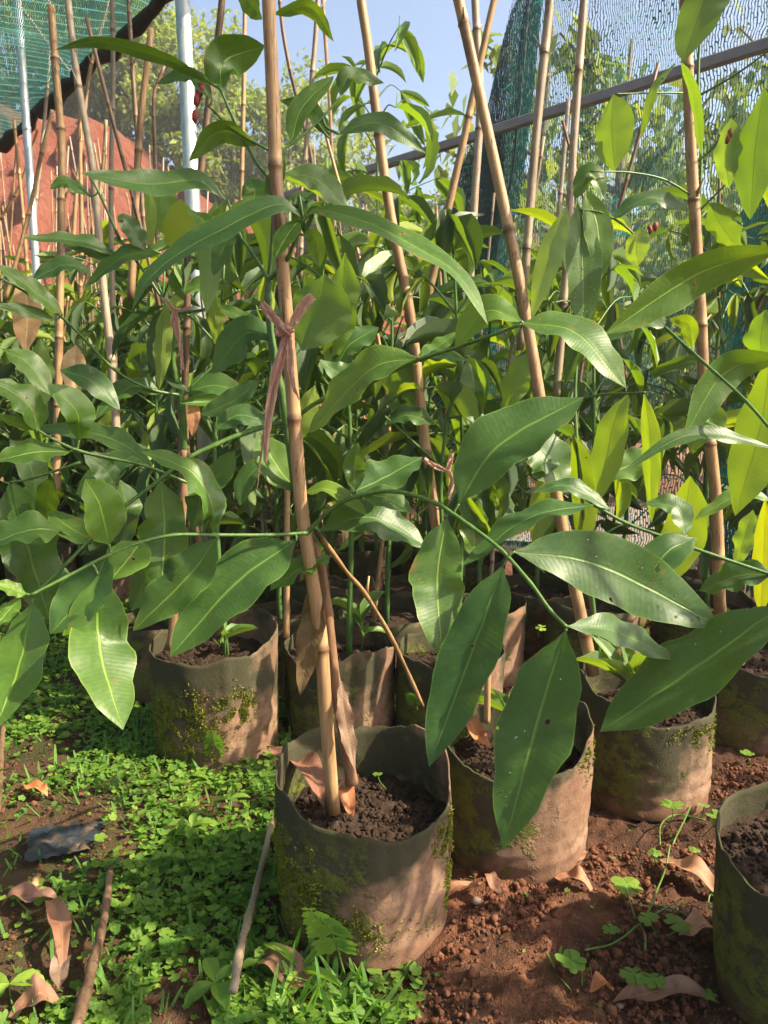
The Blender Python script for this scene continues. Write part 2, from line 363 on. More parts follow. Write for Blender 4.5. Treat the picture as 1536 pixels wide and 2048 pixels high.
def tube_data(pts, rad, n=8, vper=None, cap=True, nodes=None, oval=None):
    "rings along pts; rad list or function of t"
    m = len(pts); V = []; Fc = []; UV = []
    L = [0]
    for a, b in zip(pts, pts[1:]): L.append(L[-1] + (b - a).length)
    up = Vector((0, 1, .1)).normalized(); prev = None
    for i, p in enumerate(pts):
        tg = (pts[min(m - 1, i + 1)] - pts[max(0, i - 1)]).normalized()
        if prev is None:
            a = up if abs(tg.dot(up)) < .9 else Vector((1, 0, 0))
            n1 = (a - tg * a.dot(tg)).normalized()
        else: n1 = (prev - tg * prev.dot(tg)).normalized()
        prev = n1; n2 = tg.cross(n1); r = rad(L[i] / L[-1]) if callable(rad) else rad[i]
        for k in range(n):
            th = 2 * math.pi * k / n
            V.append(p + (n1 * math.cos(th) + n2 * math.sin(th) * (oval or 1)) * r)
            UV.append((k / n, L[i] / (vper or 1)))
    for i in range(m - 1):
        for k in range(n):
            k2 = (k + 1) % n; Fc.append((i * n + k, i * n + k2, (i + 1) * n + k2, (i + 1) * n + k))
    if cap:
        Fc.append(tuple(range(n - 1, -1, -1))); Fc.append(tuple(range((m - 1) * n, m * n)))
    return V, Fc, UV
class MB:
    def __init__(s): s.V = []; s.F = []; s.U = []
    def add(s, d):
        V, Fc, UV = d; b = len(s.V); s.V += list(V); s.F += [tuple(i + b for i in f) for f in Fc]; s.U += list(UV)
    def build(s, name, mat, parent=None, origin=Vector((0, 0, 0)), smooth=True, loc=None):
        me = mesh(name, [Vector(v) - origin for v in s.V], s.F, mat, s.U, smooth)
        base = origin
        if parent is not None: base = origin - parent.location
        return link(name, me, parent, base if loc is None else loc)
# numpy instancing into one mesh
def rotmats(az, pitch, roll):
    ca, sa = np.cos(az), np.sin(az); cp, sp = np.cos(pitch), np.sin(pitch); cr, sr = np.cos(roll), np.sin(roll)
    X = np.stack([ca * cp, sa * cp, sp], -1)
    Y0 = np.stack([-sa, ca, np.zeros_like(ca)], -1); Z0 = np.cross(X, Y0)
    Y = Y0 * cr[:, None] + Z0 * sr[:, None]; Z = np.cross(X, Y)
    return np.stack([X, Y, Z], -1)
def merge(TV, TF, TU, pos, Rm, sc):
    n = len(pos); TV = np.asarray(TV, float); TF = np.asarray(TF)
    sc = np.asarray(sc); 
    if sc.ndim == 1: sc = np.repeat(sc[:, None], 3, 1)
    V = np.einsum('nij,nvj->nvi', Rm, TV[None] * sc[:, None, :]) + pos[:, None, :]
    Fo = TF[None] + (np.arange(n) * len(TV))[:, None, None]
    U = np.tile(np.asarray(TU), (n, 1))
    return V.reshape(-1, 3), Fo.reshape(-1, TF.shape[1]), U
def halfw(t):
    t = min(1, max(0, t))
    a = math.sin(math.pi * min(1, t) ** .86) ** .72 if 0 < t < 1 else 0
    if t > .8: a *= 1 - ((t - .8) / .2) ** 2 * .35
    return a
def leaf_grid(n, m, bend, fold, wave, seed, petiole=.05):
    "unit leaf along +x, normal +z"
    rnd = random.Random(seed); ph = rnd.uniform(0, 6); ph2 = rnd.uniform(0, 6); V = []; U = []; Fc = []
    x = z = 0; ang = rnd.uniform(.0, .2)
    side = rnd.uniform(-.12, .12)
    ys = 0; pts = []
    for i in range(n + 1):
        t = i / n; pts.append((x, ys, z, ang)); st = 1 / n
        ang -= bend / n * (1 + rnd.uniform(-.3, .3)); x += math.cos(ang) * st; z += math.sin(ang) * st; ys += side * (t - .3) * st
    for i in range(n + 1):
        t = i / n; px, py, pz, a = pts[i]
        hwid = (halfw((t - petiole) / (1 - petiole)) if t > petiole else 0) * .5 + .012 * (1 if t < .3 else (1 - t))
        for k in range(m + 1):
            u = -1 + 2 * k / m
            e = 1 + .05 * math.sin(t * 17 + ph + u)
            lift = fold * abs(u) * hwid + wave * (u * u) * math.sin(t * 15 + ph2 + (2 if u > 0 else 0)) * .03
            V.append((px - math.sin(a) * lift, py + u * hwid * e, pz + math.cos(a) * lift)); U.append(((u + 1) / 2, t))
    for i in range(n):
        for k in range(m):
            a = i * (m + 1) + k; Fc.append((a, a + m + 1, a + m + 2, a + 1))
    return V, Fc, U
LEAFS = []      # unit meshes shared by the rows behind
LDATA = []
for k in range(14):
    d = leaf_grid(7, 4, random.uniform(.3, 1.5), random.uniform(.15, .6), random.uniform(.3, 1.3), k)
    LDATA.append(d)
    V, Fc, U = d; V = [(v[0], v[1] * .30, v[2]) for v in V]
    LEAFS.append(mesh('leaf', V, Fc, M['leaf'], U))
# =================================================================== SETTING
# ---- ground sheet
def axis(lo, hi, step, far, g=1.18):
    a = list(np.arange(lo, hi, step)); s = step; x = a[-1]
    while x < far: s *= g; x += s; a.append(x)
    s = step; x = a[0]; b = []
    while x > -far: s *= g; x -= s; b.append(x)
    return np.array(b[::-1] + a)
xs = axis(-1.5, 1.5, .009, 180); ys = axis(.75, 2.6, .009, 180)
gx, gy = np.meshgrid(xs, ys); 
def gheight(x, y):
    x = np.asarray(x, float); y = np.asarray(y, float)
    near = np.clip(1 - (np.hypot(x, y - 1.5) - 4) / 6, 0, 1)
    h = (fbm(x * 3, y * 3, 3) - .5) * .05 + (fbm(x * 14, y * 14, 9, 4) - .5) * .026
    rough = np.clip((x + .05) * 5, .25, 1)
    r = np.abs(fbm(x * 30, y * 30, 21, 4) - .45)
    h = h + (r * .055 + (fbm(x * 85, y * 85, 33, 2) - .4) * .012) * rough
    return h * near - .012
gz = gheight(gx, gy)
ny, nx = gx.shape
idx = np.arange(nx * ny).reshape(ny, nx)
Fg = np.stack([idx[:-1, :-1], idx[:-1, 1:], idx[1:, 1:], idx[1:, :-1]], -1).reshape(-1, 4)
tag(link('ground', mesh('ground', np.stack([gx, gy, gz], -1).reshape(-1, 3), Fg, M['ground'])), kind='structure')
# ---- red earth bank
def pxx(px, z): return (px - 768) / F * z
crest_px = [(-900, 60), (-400, 150), (0, 222), (130, 228), (230, 268), (330, 338), (430, 402), (520, 452), (690, 540), (900, 640), (1100, 700), (1500, 740)]
cx = [pxx(p, 19.5) for p, _ in crest_px]; ch = [max(.3, H + 19.5 * (-(q - 1024) / F * CP - SP)) for _, q in crest_px]
hx = np.linspace(cx[0] - 8, cx[-1] + 10, 620); hc = np.interp(hx, cx, ch)
hc += (fbm(hx * .9, hx * 0, 5) - .5) * .9
T = np.concatenate([np.linspace(0, 1, 130), np.linspace(1.05, 6, 30)])
HX, TT = np.meshgrid(hx, T); HC = np.tile(hc, (len(T), 1))
prof = np.where(TT < 1, np.clip(TT, 0, 1) ** .8, 1 + (TT - 1) * .10)
HY = 15.0 + TT * 5.2 + (fbm(HX * .35, TT * 2, 8) - .5) * 2.2 + (fbm(HX * 2.6, TT * 9, 12, 4) - .5) * 1.3 * (TT < 1.2) - np.abs(fbm(HX * 1.4 + TT * 1.5, TT * 1.2, 31, 3) - .45) * 2.4 * (TT < 1.2)
HZ = HC * prof + (fbm(HX * 1.2, TT * 6, 4, 5) - .5) * 1.1 * np.clip(TT * 3, 0, 1) - .3
ny2, nx2 = HX.shape; idx = np.arange(nx2 * ny2).reshape(ny2, nx2)
Fh = np.stack([idx[:-1, :-1], idx[:-1, 1:], idx[1:, 1:], idx[1:, :-1]], -1).reshape(-1, 4)
tag(link('hill', mesh('hill', np.stack([HX, HY, HZ], -1).reshape(-1, 3), Fh, M['bank'])), kind='structure')
def hill_h(x, y): return float(np.interp(x, hx, hc)) * (1 + max(0, (y - 20.2) / 5.2) * .10) - .3
# ---- trees
QV = np.array([(-.1, 0, 0), (.35, .28, .05), (1, 0, -.12), (.35, -.28, .05)]); QF = np.array([(0, 3, 2, 1)]); QU = np.array([(.5, 0), (1, .4), (.5, 1), (0, .4)])
def tree(name, label, x, y, bz, h, r, nleaf, lsize, seed, tint0=.4, lean=0, group=None, cat='tree', droop=-.5, low=.35):
    rnd = random.Random(seed); rs = np.random.RandomState(seed)
    root = empty(name, (x, y, bz)); tag(root, label, cat, group)
    mb = MB(); tips = []
    top = Vector((lean, 0, h * .9)); tr = smooth([Vector((0, 0, -.3)), Vector((lean * .3 + rnd.uniform(-.1, .1) * r, 0, h * .35)), top], 6)
    mb.add(tube_data(tr, lambda t: lerp(h * .022, h * .004, t), 7))
    nb = 13
    for k in range(nb):
        t = lerp(low, .97, k / nb); p = tr[int(t * (len(tr) - 1))]; az = k * 2.4 + rnd.uniform(-.4, .4)
        ln = r * (1.05 - abs(t - .6) * .9) * rnd.uniform(.65, 1.1)
        e = p + Vector((math.cos(az) * ln, math.sin(az) * ln, ln * rnd.uniform(.15, .8)))
        c = smooth([p, p.lerp(e, .5) + Vector((0, 0, -.06 * ln)), e], 4)
        mb.add(tube_data(c, lambda t: lerp(h * .008, h * .002, t), 5, cap=False))
        for q in (.4, .6, .8, 1.0): tips.append((c[int(q * (len(c) - 1))], ln * lerp(.2, .34, q)))
    mb.build('trunk', M['treebark'], root, loc=(0, 0, 0))
    cl = rs.randint(0, len(tips), nleaf); pos = np.array([tips[i][0][:] for i in cl]); rr = np.array([tips[i][1] for i in cl])
    d = rs.normal(size=(nleaf, 3)); d /= np.linalg.norm(d, axis=1)[:, None]
    pos = pos + d * (rr * rs.uniform(.2, 1, nleaf) ** .6)[:, None] * np.array([1, 1, .75])
    Rm = rotmats(rs.uniform(0, 6.3, nleaf), rs.normal(droop, .5, nleaf), rs.normal(0, .5, nleaf))
    V, Fc, U = merge(QV, QF, QU, pos, Rm, lsize * rs.uniform(.6, 1.25, nleaf))
    tint = np.repeat(np.clip(tint0 + rs.normal(0, .18, nleaf) + np.array([((i * 7919) % 13) / 13 - .5 for i in cl]) * .3, 0, 1), 4)
    link('crown', mesh('crown', V, Fc, M['tree_leaf'], U, False, tint), root)
    return root
kinds = ['tall feathery yellow green tree on the red bank', 'bushy olive green tree on the hill above the bank', 'slim pale tree on the hill above the bank', 'low rounded shrub tree at the lip of the bank']
hill_trees = [(-700, 8.5, 6.2), (-420, 7, 5.2), (-200, 6.0, 5.5), (-60, 5.5, 5.0), (60, 6.0, 5.2), (165, 5.0, 5.2), (220, 3.5, 5.6), (290, 3.2, 5.2), (350, 4.6, 5.2), (410, 3.5, 5.0),
              (470, 3.5, 5.2), (530, 5.2, 5.0), (590, 4.2, 5.4), (650, 5.5, 4.8), (720, 4, 4.6), (790, 6, 4.4), (860, 5, 4.6), (940, 6, 5.0), (1030, 5, 6), (1130, 6, 7), (1240, 5, 7), (1350, 7, 8), (1480, 6, 8)]
for i, (px, dy, h) in enumerate(hill_trees):
    y = 20.5 + dy; x = pxx(px, y)
    tree('hill_tree', f'{kinds[i % 4]}, {["partly behind bamboo stakes", "seen between thin stakes", "hazy against the sky", "darker than its neighbours"][i % 4]}' if False else kinds[i % 4],
         x, y, hill_h(x, y) - .1, h * 1.0, h * .42, 4200, .21, 100 + i, .62 if i % 2 else .5, group='trees on the hill beyond the nursery', low=.2)
# trees beyond the net
beyond = [(1180, 6.3, 3.9, 1.3, .16, 'leafy tree whose branches show through the green net'), (1040, 7.5, 4.6, 1.2, .15, 'tall leafy tree at the open edge of the net'),
          (1420, 6.0, 3.3, 1.1, .15, 'small leafy tree behind the steel rail and net'), (1330, 8.5, 3.4, 1.6, .17, 'broad bushy tree low behind the net'),
          (1560, 8, 4.6, 1.5, .16, 'tree at the far end of the net'), (1140, 9.5, 2.6, 1.4, .17, 'low dark bush behind the foot of the net')]
for i, (px, z, h, r, ls, lab) in enumerate(beyond):
    x = pxx(px, z); tree('shade_tree', lab, x, z, 0, h, r, 900 if i not in (3, 5) else 1500, ls, 300 + i, .35, lean=.2, droop=-.9)
# =================================================================== NETS AND STEEL
RA = P(1536, 93, 2.6); RB = P(600, 380, 4.4); rz = (RA.z + RB.z) / 2
RA.z = RB.z = rz; rd = (RB - RA); rd.z = 0; RL = rd.length; rd.normalize(); rn = Vector((-rd.y, rd.x, 0))
if rn.y < 0: rn = -rn      # pointing away from the camera
def box_beam(A, B, wd, ht, name, mat, parent=None):
    d = (B - A).normalized(); s = d.cross(Vector((0, 0, 1))).normalized(); u = s.cross(d); V = []; c = wd * .12
    prof = [(-wd / 2 + c, -ht / 2), (wd / 2 - c, -ht / 2), (wd / 2, -ht / 2 + c), (wd / 2, ht / 2 - c), (wd / 2 - c, ht / 2), (-wd / 2 + c, ht / 2), (-wd / 2, ht / 2 - c), (-wd / 2, -ht / 2 + c)]
    n = 8; Fc = []; 
    for p in (A, B): V += [p + s * a + u * b for a, b in prof]
    Fc = [(k, (k + 1) % n, n + (k + 1) % n, n + k) for k in range(n)] + [tuple(range(n - 1, -1, -1)), tuple(range(n, 2 * n))]
    me = mesh(name, [v - A for v in V], Fc, mat, None, False)
    return link(name, me, parent, A)
rail = box_beam(RA - rd * .75, RB + rd * 1.3, .034, .040, 'steel_rail', M['rail'])
tag(rail, 'grey square steel rail running slanted across the sky in front of the green net', 'rail')
def pipe(name, pts, r, lab, mat='galv', rings=()):
    root_loc = pts[0]; mb = MB(); mb.add(tube_data(pts, lambda t: r, 14))
    o = mb.build(name, M[mat], None, root_loc); tag(o, lab, 'pipe')
    for q in rings:
        i = q; a, b = pts[0], pts[-1]; p = a.lerp(b, q); d = (b - a).normalized()
        m2 = MB(); m2.add(tube_data([p - d * .012, p - d * .009, p + d * .009, p + d * .012], [r * 1.02, r * 1.12, r * 1.12, r * 1.02], 14)); c = m2.build('coupling', M[mat], None, p)
        c.parent = o; c.location = p - root_loc
    return o
def gpole(px0, py0, px1, py1, z, r, lab, rings=(.62,)):
    a = P(px0, py0, z); b = P(px1, py1, z)
    d = (a - b) / (a.z - b.z); base = b + d * (0 - b.z); top = base + d * 3.1
    return pipe('galvanised_pipe', [base, base.lerp(top, .5), top], r, lab, rings=rings)
gpole(364, -20, 386, 420, 2.7, .026, 'thick shiny galvanised pipe rising behind the thin bamboo stakes', (.72,))
gpole(52, 240, 74, 560, 3.6, .018, 'thin galvanised pipe under the net roof beside the red bank', (.66,))
# net hanging behind the rail
NO = RA + rn * .07
def plane_hit(px, py):
    o = Vector((0, 0, H)); d = P(px, py, 1) - o; k = (NO - o).dot(rn) / d.dot(rn); q = o + d * k
    return (q - NO).dot(rd), q.z
def net_sheet(name, leftpx, rightpx, zs, mat, off, amp, seed, parent=None, nu=60):
    L = sorted([plane_hit(*p)[::-1] for p in leftpx]); 
    Rr = sorted([plane_hit(*p)[::-1] for p in rightpx]) if rightpx else [(0, -.62), (4, -.62)]
    V = []; U = []; m = len(zs)
    for j, z in enumerate(zs):
        a = np.interp(z, [l[0] for l in L], [l[1] for l in L]); b = np.interp(z, [l[0] for l in Rr], [l[1] for l in Rr])
        for i in range(nu + 1):
            s = lerp(a, b, i / nu)
            w_ = amp * (math.sin(s * 9 + seed + z * .7) * .5 + math.sin(s * 23 + z * 1.7 + seed) * .25) + amp * .8 * (mnoise.noise(Vector((s * 2, z * 1.1, seed))))
            p = NO + rd * s + rn * (off + w_); V.append((p.x, p.y, z)); U.append((s, z))
    Fc = [(j * (nu + 1) + i, j * (nu + 1) + i + 1, (j + 1) * (nu + 1) + i + 1, (j + 1) * (nu + 1) + i) for j in range(m - 1) for i in range(nu)]
    o = link(name, mesh(name, [Vector(v) - RA for v in V], Fc, mat, U), parent, RA if parent is None else RA - parent.location); return o
zs = list(np.linspace(.03, 3.5, 50))
left_edge = [(1052, -260), (1035, -60), (1008, 0), (985, 100), (965, 200), (930, 280), (893, 350), (850, 450), (835, 560), (828, 800), (826, 1000)]
inner = [(1075, -260), (1066, -60), (1058, 0), (1050, 100), (1041, 200), (1032, 280), (1024, 350), (1002, 450), (985, 560), (960, 800), (950, 1000)]
ne = empty('hanging_shade_net', RA); tag(ne, 'tall green knitted shade net hanging behind the steel rail with a dark bunched edge', 'shade net')
net_sheet('net_sheet', left_edge, None, zs, M['net'], .03, .05, 1.0, ne, 90)
net_sheet('bunched_edge', left_edge, inner, zs, M['netdense'], .075, .04, 4.0, ne, 24)
net_sheet('bunched_edge', [(a + 6, b) for a, b in left_edge], [(a - 8, b) for a, b in inner], zs, M['netdense'], .12, .05, 7.0, ne, 24)
net_sheet('overlapping_flap', [(1560, 250), (1536, 340), (1475, 450), (1452, 600), (1440, 800), (1432, 1060)], None, list(np.linspace(.03, 1.7, 30)), M['netdense'], -.02, .05, 3.0, ne, 30)
# selvedge cord of the net
mb = MB(); cpts = []
for (a, b) in inner[:9]:
    s, z = plane_hit(a, b); cpts.append(NO + rd * s + rn * .0); cpts[-1].z = z
mb.add(tube_data(smooth(cpts, 5), lambda t: .006, 6)); mb.build('selvedge', M['netdense'], ne)
# net roof, upper left; carried on unseen overhead to cut the sky light
CH = 2.42
def gplane(px, py): return G(px, py, CH)
e0 = gplane(318, -4); e1 = gplane(-2, 288); ed = (e0 - e1).normalized()
A0 = e1 - ed * 2.4; B0 = e0 + ed * 3.9; inw = Vector((-ed.y, ed.x, 0));
if inw.x > 0: inw = -inw
root = empty('net_roof', e0); tag(root, 'green shade net roof with pale tape lines and a dark rolled hem', 'shade net')
V = []; U = []; du = Vector((.87, .49, 0)); dv = Vector((-.49, .87, 0)); nA, nB = 60, 40
for i in range(nA + 1):
    for j in range(nB + 1):
        p = A0.lerp(B0, i / nA) + inw * (5.6 * j / nB); sag = -.10 * math.sin(math.pi * j / nB) - .03 * math.sin(i * .9)
        V.append(p + Vector((0, 0, sag if j else 0)) - e0); U.append((p.dot(du), p.dot(dv)))
Fc = [(i * (nB + 1) + j, (i + 1) * (nB + 1) + j, (i + 1) * (nB + 1) + j + 1, i * (nB + 1) + j + 1) for i in range(nA) for j in range(nB)]
link('net_sheet', mesh('net_sheet', V, Fc, M['canopy'], U), root)
pts = [A0.lerp(B0, k / 90) + Vector((random.uniform(-.012, .012), random.uniform(-.012, .012), -.02 + random.uniform(-.02, .015))) for k in range(91)]
mb = MB(); mb.add(tube_data(pts, [random.uniform(.022, .048) for _ in pts], 8)); mb.build('rolled_hem', M['rope'], root)
# =================================================================== GROW BAGS
def ring_h(profile, th):
    d = (math.degrees(th) + 360) % 360; pr = sorted([((a + 360) % 360, h) for a, h in profile])
    pr = [(pr[-1][0] - 360, pr[-1][1])] + pr + [(pr[0][0] + 360, pr[0][1])]
    for (a, x), (b, y) in zip(pr, pr[1:]):
        if a <= d <= b:
            t = (d - a) / (b - a); t = t * t * (3 - 2 * t); return lerp(x, y, t)
    return pr[0][1]
ICO = None
def ico():
    t = (1 + 5 ** .5) / 2
    V = np.array([(-1, t, 0), (1, t, 0), (-1, -t, 0), (1, -t, 0), (0, -1, t), (0, 1, t), (0, -1, -t), (0, 1, -t), (t, 0, -1), (t, 0, 1), (-t, 0, -1), (-t, 0, 1)], float)
    V /= np.linalg.norm(V[0])
    Fc = np.array([(0, 11, 5), (0, 5, 1), (0, 1, 7), (0, 7, 10), (0, 10, 11), (1, 5, 9), (5, 11, 4), (11, 10, 2), (10, 7, 6), (7, 1, 8), (3, 9, 4), (3, 4, 2), (3, 2, 6), (3, 6, 8), (3, 8, 9), (4, 9, 5), (2, 4, 11), (6, 2, 10), (8, 6, 7), (9, 8, 1)])
    return V, Fc
IV, IF = ico()
def crumbs(name, pos, sizes, mat, parent, seed, loc=(0, 0, 0)):
    rs = np.random.RandomState(seed); n = len(pos); Rm = rotmats(rs.uniform(0, 6.3, n), rs.uniform(-1.5, 1.5, n), rs.uniform(0, 6.3, n))
    sc = np.asarray(sizes)[:, None] * rs.uniform(.6, 1.15, (n, 3))
    V = np.einsum('nij,nvj->nvi', Rm, (IV[None] * rs.uniform(.5, 1.45, (n, 12, 1))) * sc[:, None, :]) + pos[:, None, :]
    Fo = (IF[None] + (np.arange(n) * 12)[:, None, None]).reshape(-1, 3)
    return link(name, mesh(name, V.reshape(-1, 3), Fo, mat, None, False), parent, loc)
def bag_meshes(r, profile, soil_h, seed, seg=84, crumbn=700, fine=True):
    rnd = random.Random(seed); V = []; U = []; Fc = []; rows = 34 if fine else 10
    def rad(th, t):
        q = Vector((math.cos(th) * 1.3, math.sin(th) * 1.3, seed * 3.1))
        return r * (1 + .03 * mnoise.noise(q) * 2 + .035 * mnoise.noise(Vector((q.x * 1.7, q.y * 1.7, t * 2.5 + seed))) + .014 * mnoise.noise(Vector((q.x * 5, q.y * 5, t * 6 + seed)))
                    + (.012 * math.sin(t * 40 + 3 * mnoise.noise(q)) * (t < .35)) * .5 - .05 * (1 - t) ** 3
                    + .10 * max(0, t - .5) * mnoise.noise(Vector((q.x * 2, q.y * 2, seed + 9)))
                    - .035 * math.exp(-((t - .22 - .07 * math.sin(th * 2 + seed)) / .03) ** 2) * max(0, mnoise.noise(Vector((q.x * 1.5, q.y, 4))) + .3)
                    - .028 * math.exp(-((t - .55 - .09 * math.sin(th + seed * 2)) / .028) ** 2) * max(0, mnoise.noise(Vector((q.x, q.y * 1.5, 8))) + .2))
    for j in range(rows + 1):
        t = j / rows
        for k in range(seg):
            th = 2 * math.pi * k / seg; hh = ring_h(profile, th) + .012 * mnoise.noise(Vector((math.cos(th) * 2.2, math.sin(th) * 2.2, seed))) + .004 * mnoise.noise(Vector((math.cos(th) * 9, math.sin(th) * 9, seed))); rr = rad(th, t)
            rr += (.0035 if abs(((th - 5.1 + math.pi) % (2 * math.pi)) - math.pi) < .06 else 0)
            V.append((rr * math.cos(th), rr * math.sin(th), -.01 + (hh + .01) * t)); U.append((k / seg, t))
    inner_rows = 7
    for j in range(inner_rows + 1):
        t = j / inner_rows
        for k in range(seg):
            th = 2 * math.pi * k / seg; hh = ring_h(profile, th) + .012 * mnoise.noise(Vector((math.cos(th) * 2.2, math.sin(th) * 2.2, seed))) + .004 * mnoise.noise(Vector((math.cos(th) * 9, math.sin(th) * 9, seed))); z = lerp(hh, soil_h - .02, t)
            tt = min(1, z / hh); rr = rad(th, tt) - .0028
            V.append((rr * math.cos(th), rr * math.sin(th), z - (0 if j else .0))); U.append((k / seg, 1 - t * .3))
    tot = rows + 1 + inner_rows
    for j in range(tot):
        for k in range(seg):
            k2 = (k + 1) % seg; Fc.append((j * seg + k, j * seg + k2, (j + 1) * seg + k2, (j + 1) * seg + k))
    wall = mesh('bag_wall', V, Fc, M['fabric'], U)
    # soil
    n = 26 if fine else 8; V = [(0, 0, soil_h)]; Fc = []
    for j in range(1, n + 1):
        for k in range(seg):
            th = 2 * math.pi * k / seg; rr = (rad(th, soil_h / .2) - .003) * j / n; x, y = rr * math.cos(th), rr * math.sin(th)
            z = soil_h + .018 * mnoise.noise(Vector((x * 9, y * 9, seed))) + .009 * mnoise.noise(Vector((x * 40, y * 40, seed))) + .005 * mnoise.noise(Vector((x * 90, y * 90, seed)))
            V.append((x, y, z))
    for k in range(seg): Fc.append((0, 1 + k, 1 + (k + 1) % seg))
    for j in range(n - 1):
        for k in range(seg):
            a = 1 + j * seg; k2 = (k + 1) % seg; Fc.append((a + k, a + seg + k, a + seg + k2, a + k2))
    sm = mesh('soil', V, Fc, M['potsoil'])
    rs = np.random.RandomState(seed); m = crumbn; a = rs.uniform(0, 6.3, m); q = np.sqrt(rs.uniform(0, 1, m)) * (r - .012)
    pos = np.stack([q * np.cos(a), q * np.sin(a), np.full(m, soil_h)], -1)
    for i in range(m): pos[i, 2] += .018 * mnoise.noise(Vector((pos[i, 0] * 9, pos[i, 1] * 9, seed))) + .001
    return wall, sm, pos, rs.uniform(.0012, .0042, m) * rs.choice([1, 1, 1, 1.9], m)
flat = [(0, .20), (90, .21), (180, .205), (270, .19)]
def grow_bag(px, py, r, profile, label, soil_h=.15, seed=1, crumbn=700, ground_z=0.0, at=None, h=.2):
    g = at or G(px, py, h)
    root = empty('grow_bag', (g.x, g.y, ground_z)); tag(root, label, 'grow bag', 'fabric grow bags of the nursery')
    wl, sm, pos, sz = bag_meshes(r, profile, soil_h, seed, crumbn=crumbn)
    w_ = link('bag_wall', wl, root); s_ = link('soil', sm, root)
    c = crumbs('soil_crumbs', pos, sz, M['potsoil'], root, seed); tag(c, kind='stuff')
    return root, w_
BAG = {}
BAG[1], wall1 = grow_bag(728, 1568, .137, [(0, .205), (25, .235), (50, .245), (90, .232), (135, .24), (180, .245), (210, .225), (240, .197), (270, .19), (300, .182), (325, .19)], 'large mossy green and brown grow bag in front with the ribbon tied bamboo stake', .150, 1, 1100)
BAG[2], wall2 = grow_bag(1030, 1462, .135, [(0, .235), (30, .24), (60, .225), (90, .20), (180, .205), (240, .17), (270, .165), (300, .185), (330, .22)], 'pinkish brown grow bag second in the front row, behind the two long hanging leaves', .140, 2, 900)
BAG[3], wall3 = grow_bag(1290, 1385, .131, [(0, .215), (30, .20), (90, .215), (150, .245), (180, .25), (210, .215), (270, .18), (315, .19)], 'sunlit grow bag third in the row with a small seedling and a bamboo stake', .165, 3, 900)
BAG[4], _ = grow_bag(1510, 1300, .135, [(0, .21), (90, .21), (180, .20), (225, .185), (270, .18)], 'pale green stained grow bag at the edge behind the long dark leaf', .165, 4, 500)
BAG[5], _ = grow_bag(1660, 1700, .137, [(0, .2), (90, .225), (135, .215), (180, .195), (225, .18), (270, .17), (315, .18)], 'cut off grow bag in the lower corner with one pale sloping rim', .175, 5, 900)
BAG[6], wall6 = grow_bag(430, 1275, .143, [(0, .27), (45, .285), (90, .275), (150, .25), (180, .245), (225, .235), (270, .235), (315, .25)], 'moss covered grow bag on the weedy left side', .205, 6, 700, h=.25)
BAG[7], _ = grow_bag(680, 1292, .135, [(0, .21), (60, .23), (90, .23), (180, .21), (225, .19), (270, .20), (300, .225)], 'crumpled grey brown grow bag directly behind the main bamboo stake', .17, 7, 500)
BAG[8], _ = grow_bag(1065, 1172, .133, flat, 'plain brown grow bag standing in shade behind the second and third bags', .17, 8, 200)
BAG[11], _ = grow_bag(900, 1295, .13, flat, 'dark grow bag behind the striped sunlit hanging leaf', .16, 11, 200)
BAG[16], _ = grow_bag(415, 1165, .14, flat, 'shaded brown grow bag behind the moss covered one', .165, 16, 100)
BAG[9], _ = grow_bag(712, 1105, .14, [(0, .235), (90, .21), (180, .19), (270, .23)], 'tall seamed grow bag above the leaning dry branch', .17, 9, 100)
# moss tufts
def moss_tufts(root, r, profile, seed, spots, n=1500):
    rs = np.random.RandomState(seed); P_ = []; N_ = []
    while len(P_) < n:
        a0, h0, sa, sh = spots[rs.randint(len(spots))]; a = a0 + rs.normal(0, sa); z = h0 + rs.normal(0, sh)
        if z < .01 or z > ring_h(profile, math.radians(a)) - .004: continue
        th = math.radians(a)
        if mnoise.noise(Vector((th * 9, z * 60, seed))) < -.05: continue
        q = Vector((math.cos(th) * 1.3, math.sin(th) * 1.3, seed * 3.1)); P_.append((math.cos(th), math.sin(th), z)); N_.append(th)
    return P_, N_
def add_moss(root, wall, spots, seed, n=1500, rr=.137):
    # project onto the wall by ray cast
    rs = np.random.RandomState(seed); pts = []; nr = []
    me = wall.data
    from mathutils.bvhtree import BVHTree
    bv = BVHTree.FromPolygons([v.co for v in me.vertices], [tuple(p.vertices) for p in me.polygons]); tries = 0
    while len(pts) < n and tries < n * 6:
        tries += 1
        a0, h0, sa, sh = spots[rs.randint(len(spots))]; th = math.radians(a0 + rs.normal(0, sa)); z = h0 + rs.normal(0, sh)
        if z < .005: continue
        d = Vector((-math.cos(th), -math.sin(th), 0)); hit, nn, i, _ = bv.ray_cast(Vector((math.cos(th), math.sin(th), 0)) * .5 + Vector((0, 0, z)), d)
        if hit is None or (hit.xy.length < rr * .8): continue
        if mnoise.noise(Vector((th * 7, z * 45, seed))) < -.02: continue
        pts.append(hit[:]); nr.append(th)
    n = len(pts); TV = np.array([(0, -.35, 0), (0, .35, 0), (1, 0, .15)]); TF = np.array([(0, 1, 2)])
    Rm = rotmats(np.array(nr) + rs.normal(0, .6, n), rs.normal(.35, .5, n), rs.uniform(0, 6.3, n))
    V, Fc, U = merge(TV, TF, np.zeros((3, 2)), np.array(pts), Rm, rs.uniform(.0025, .0060, n))
    o = link('moss', mesh('moss', V, Fc, M['moss'], None, False), root); tag(o, kind='stuff')
add_moss(BAG[1], wall1, [(205, .12, 16, .025), (225, .08, 14, .03), (190, .06, 12, .03), (250, .05, 18, .02), (335, .15, 7, .014), (345, .07, 5, .02)], 5, 7000)
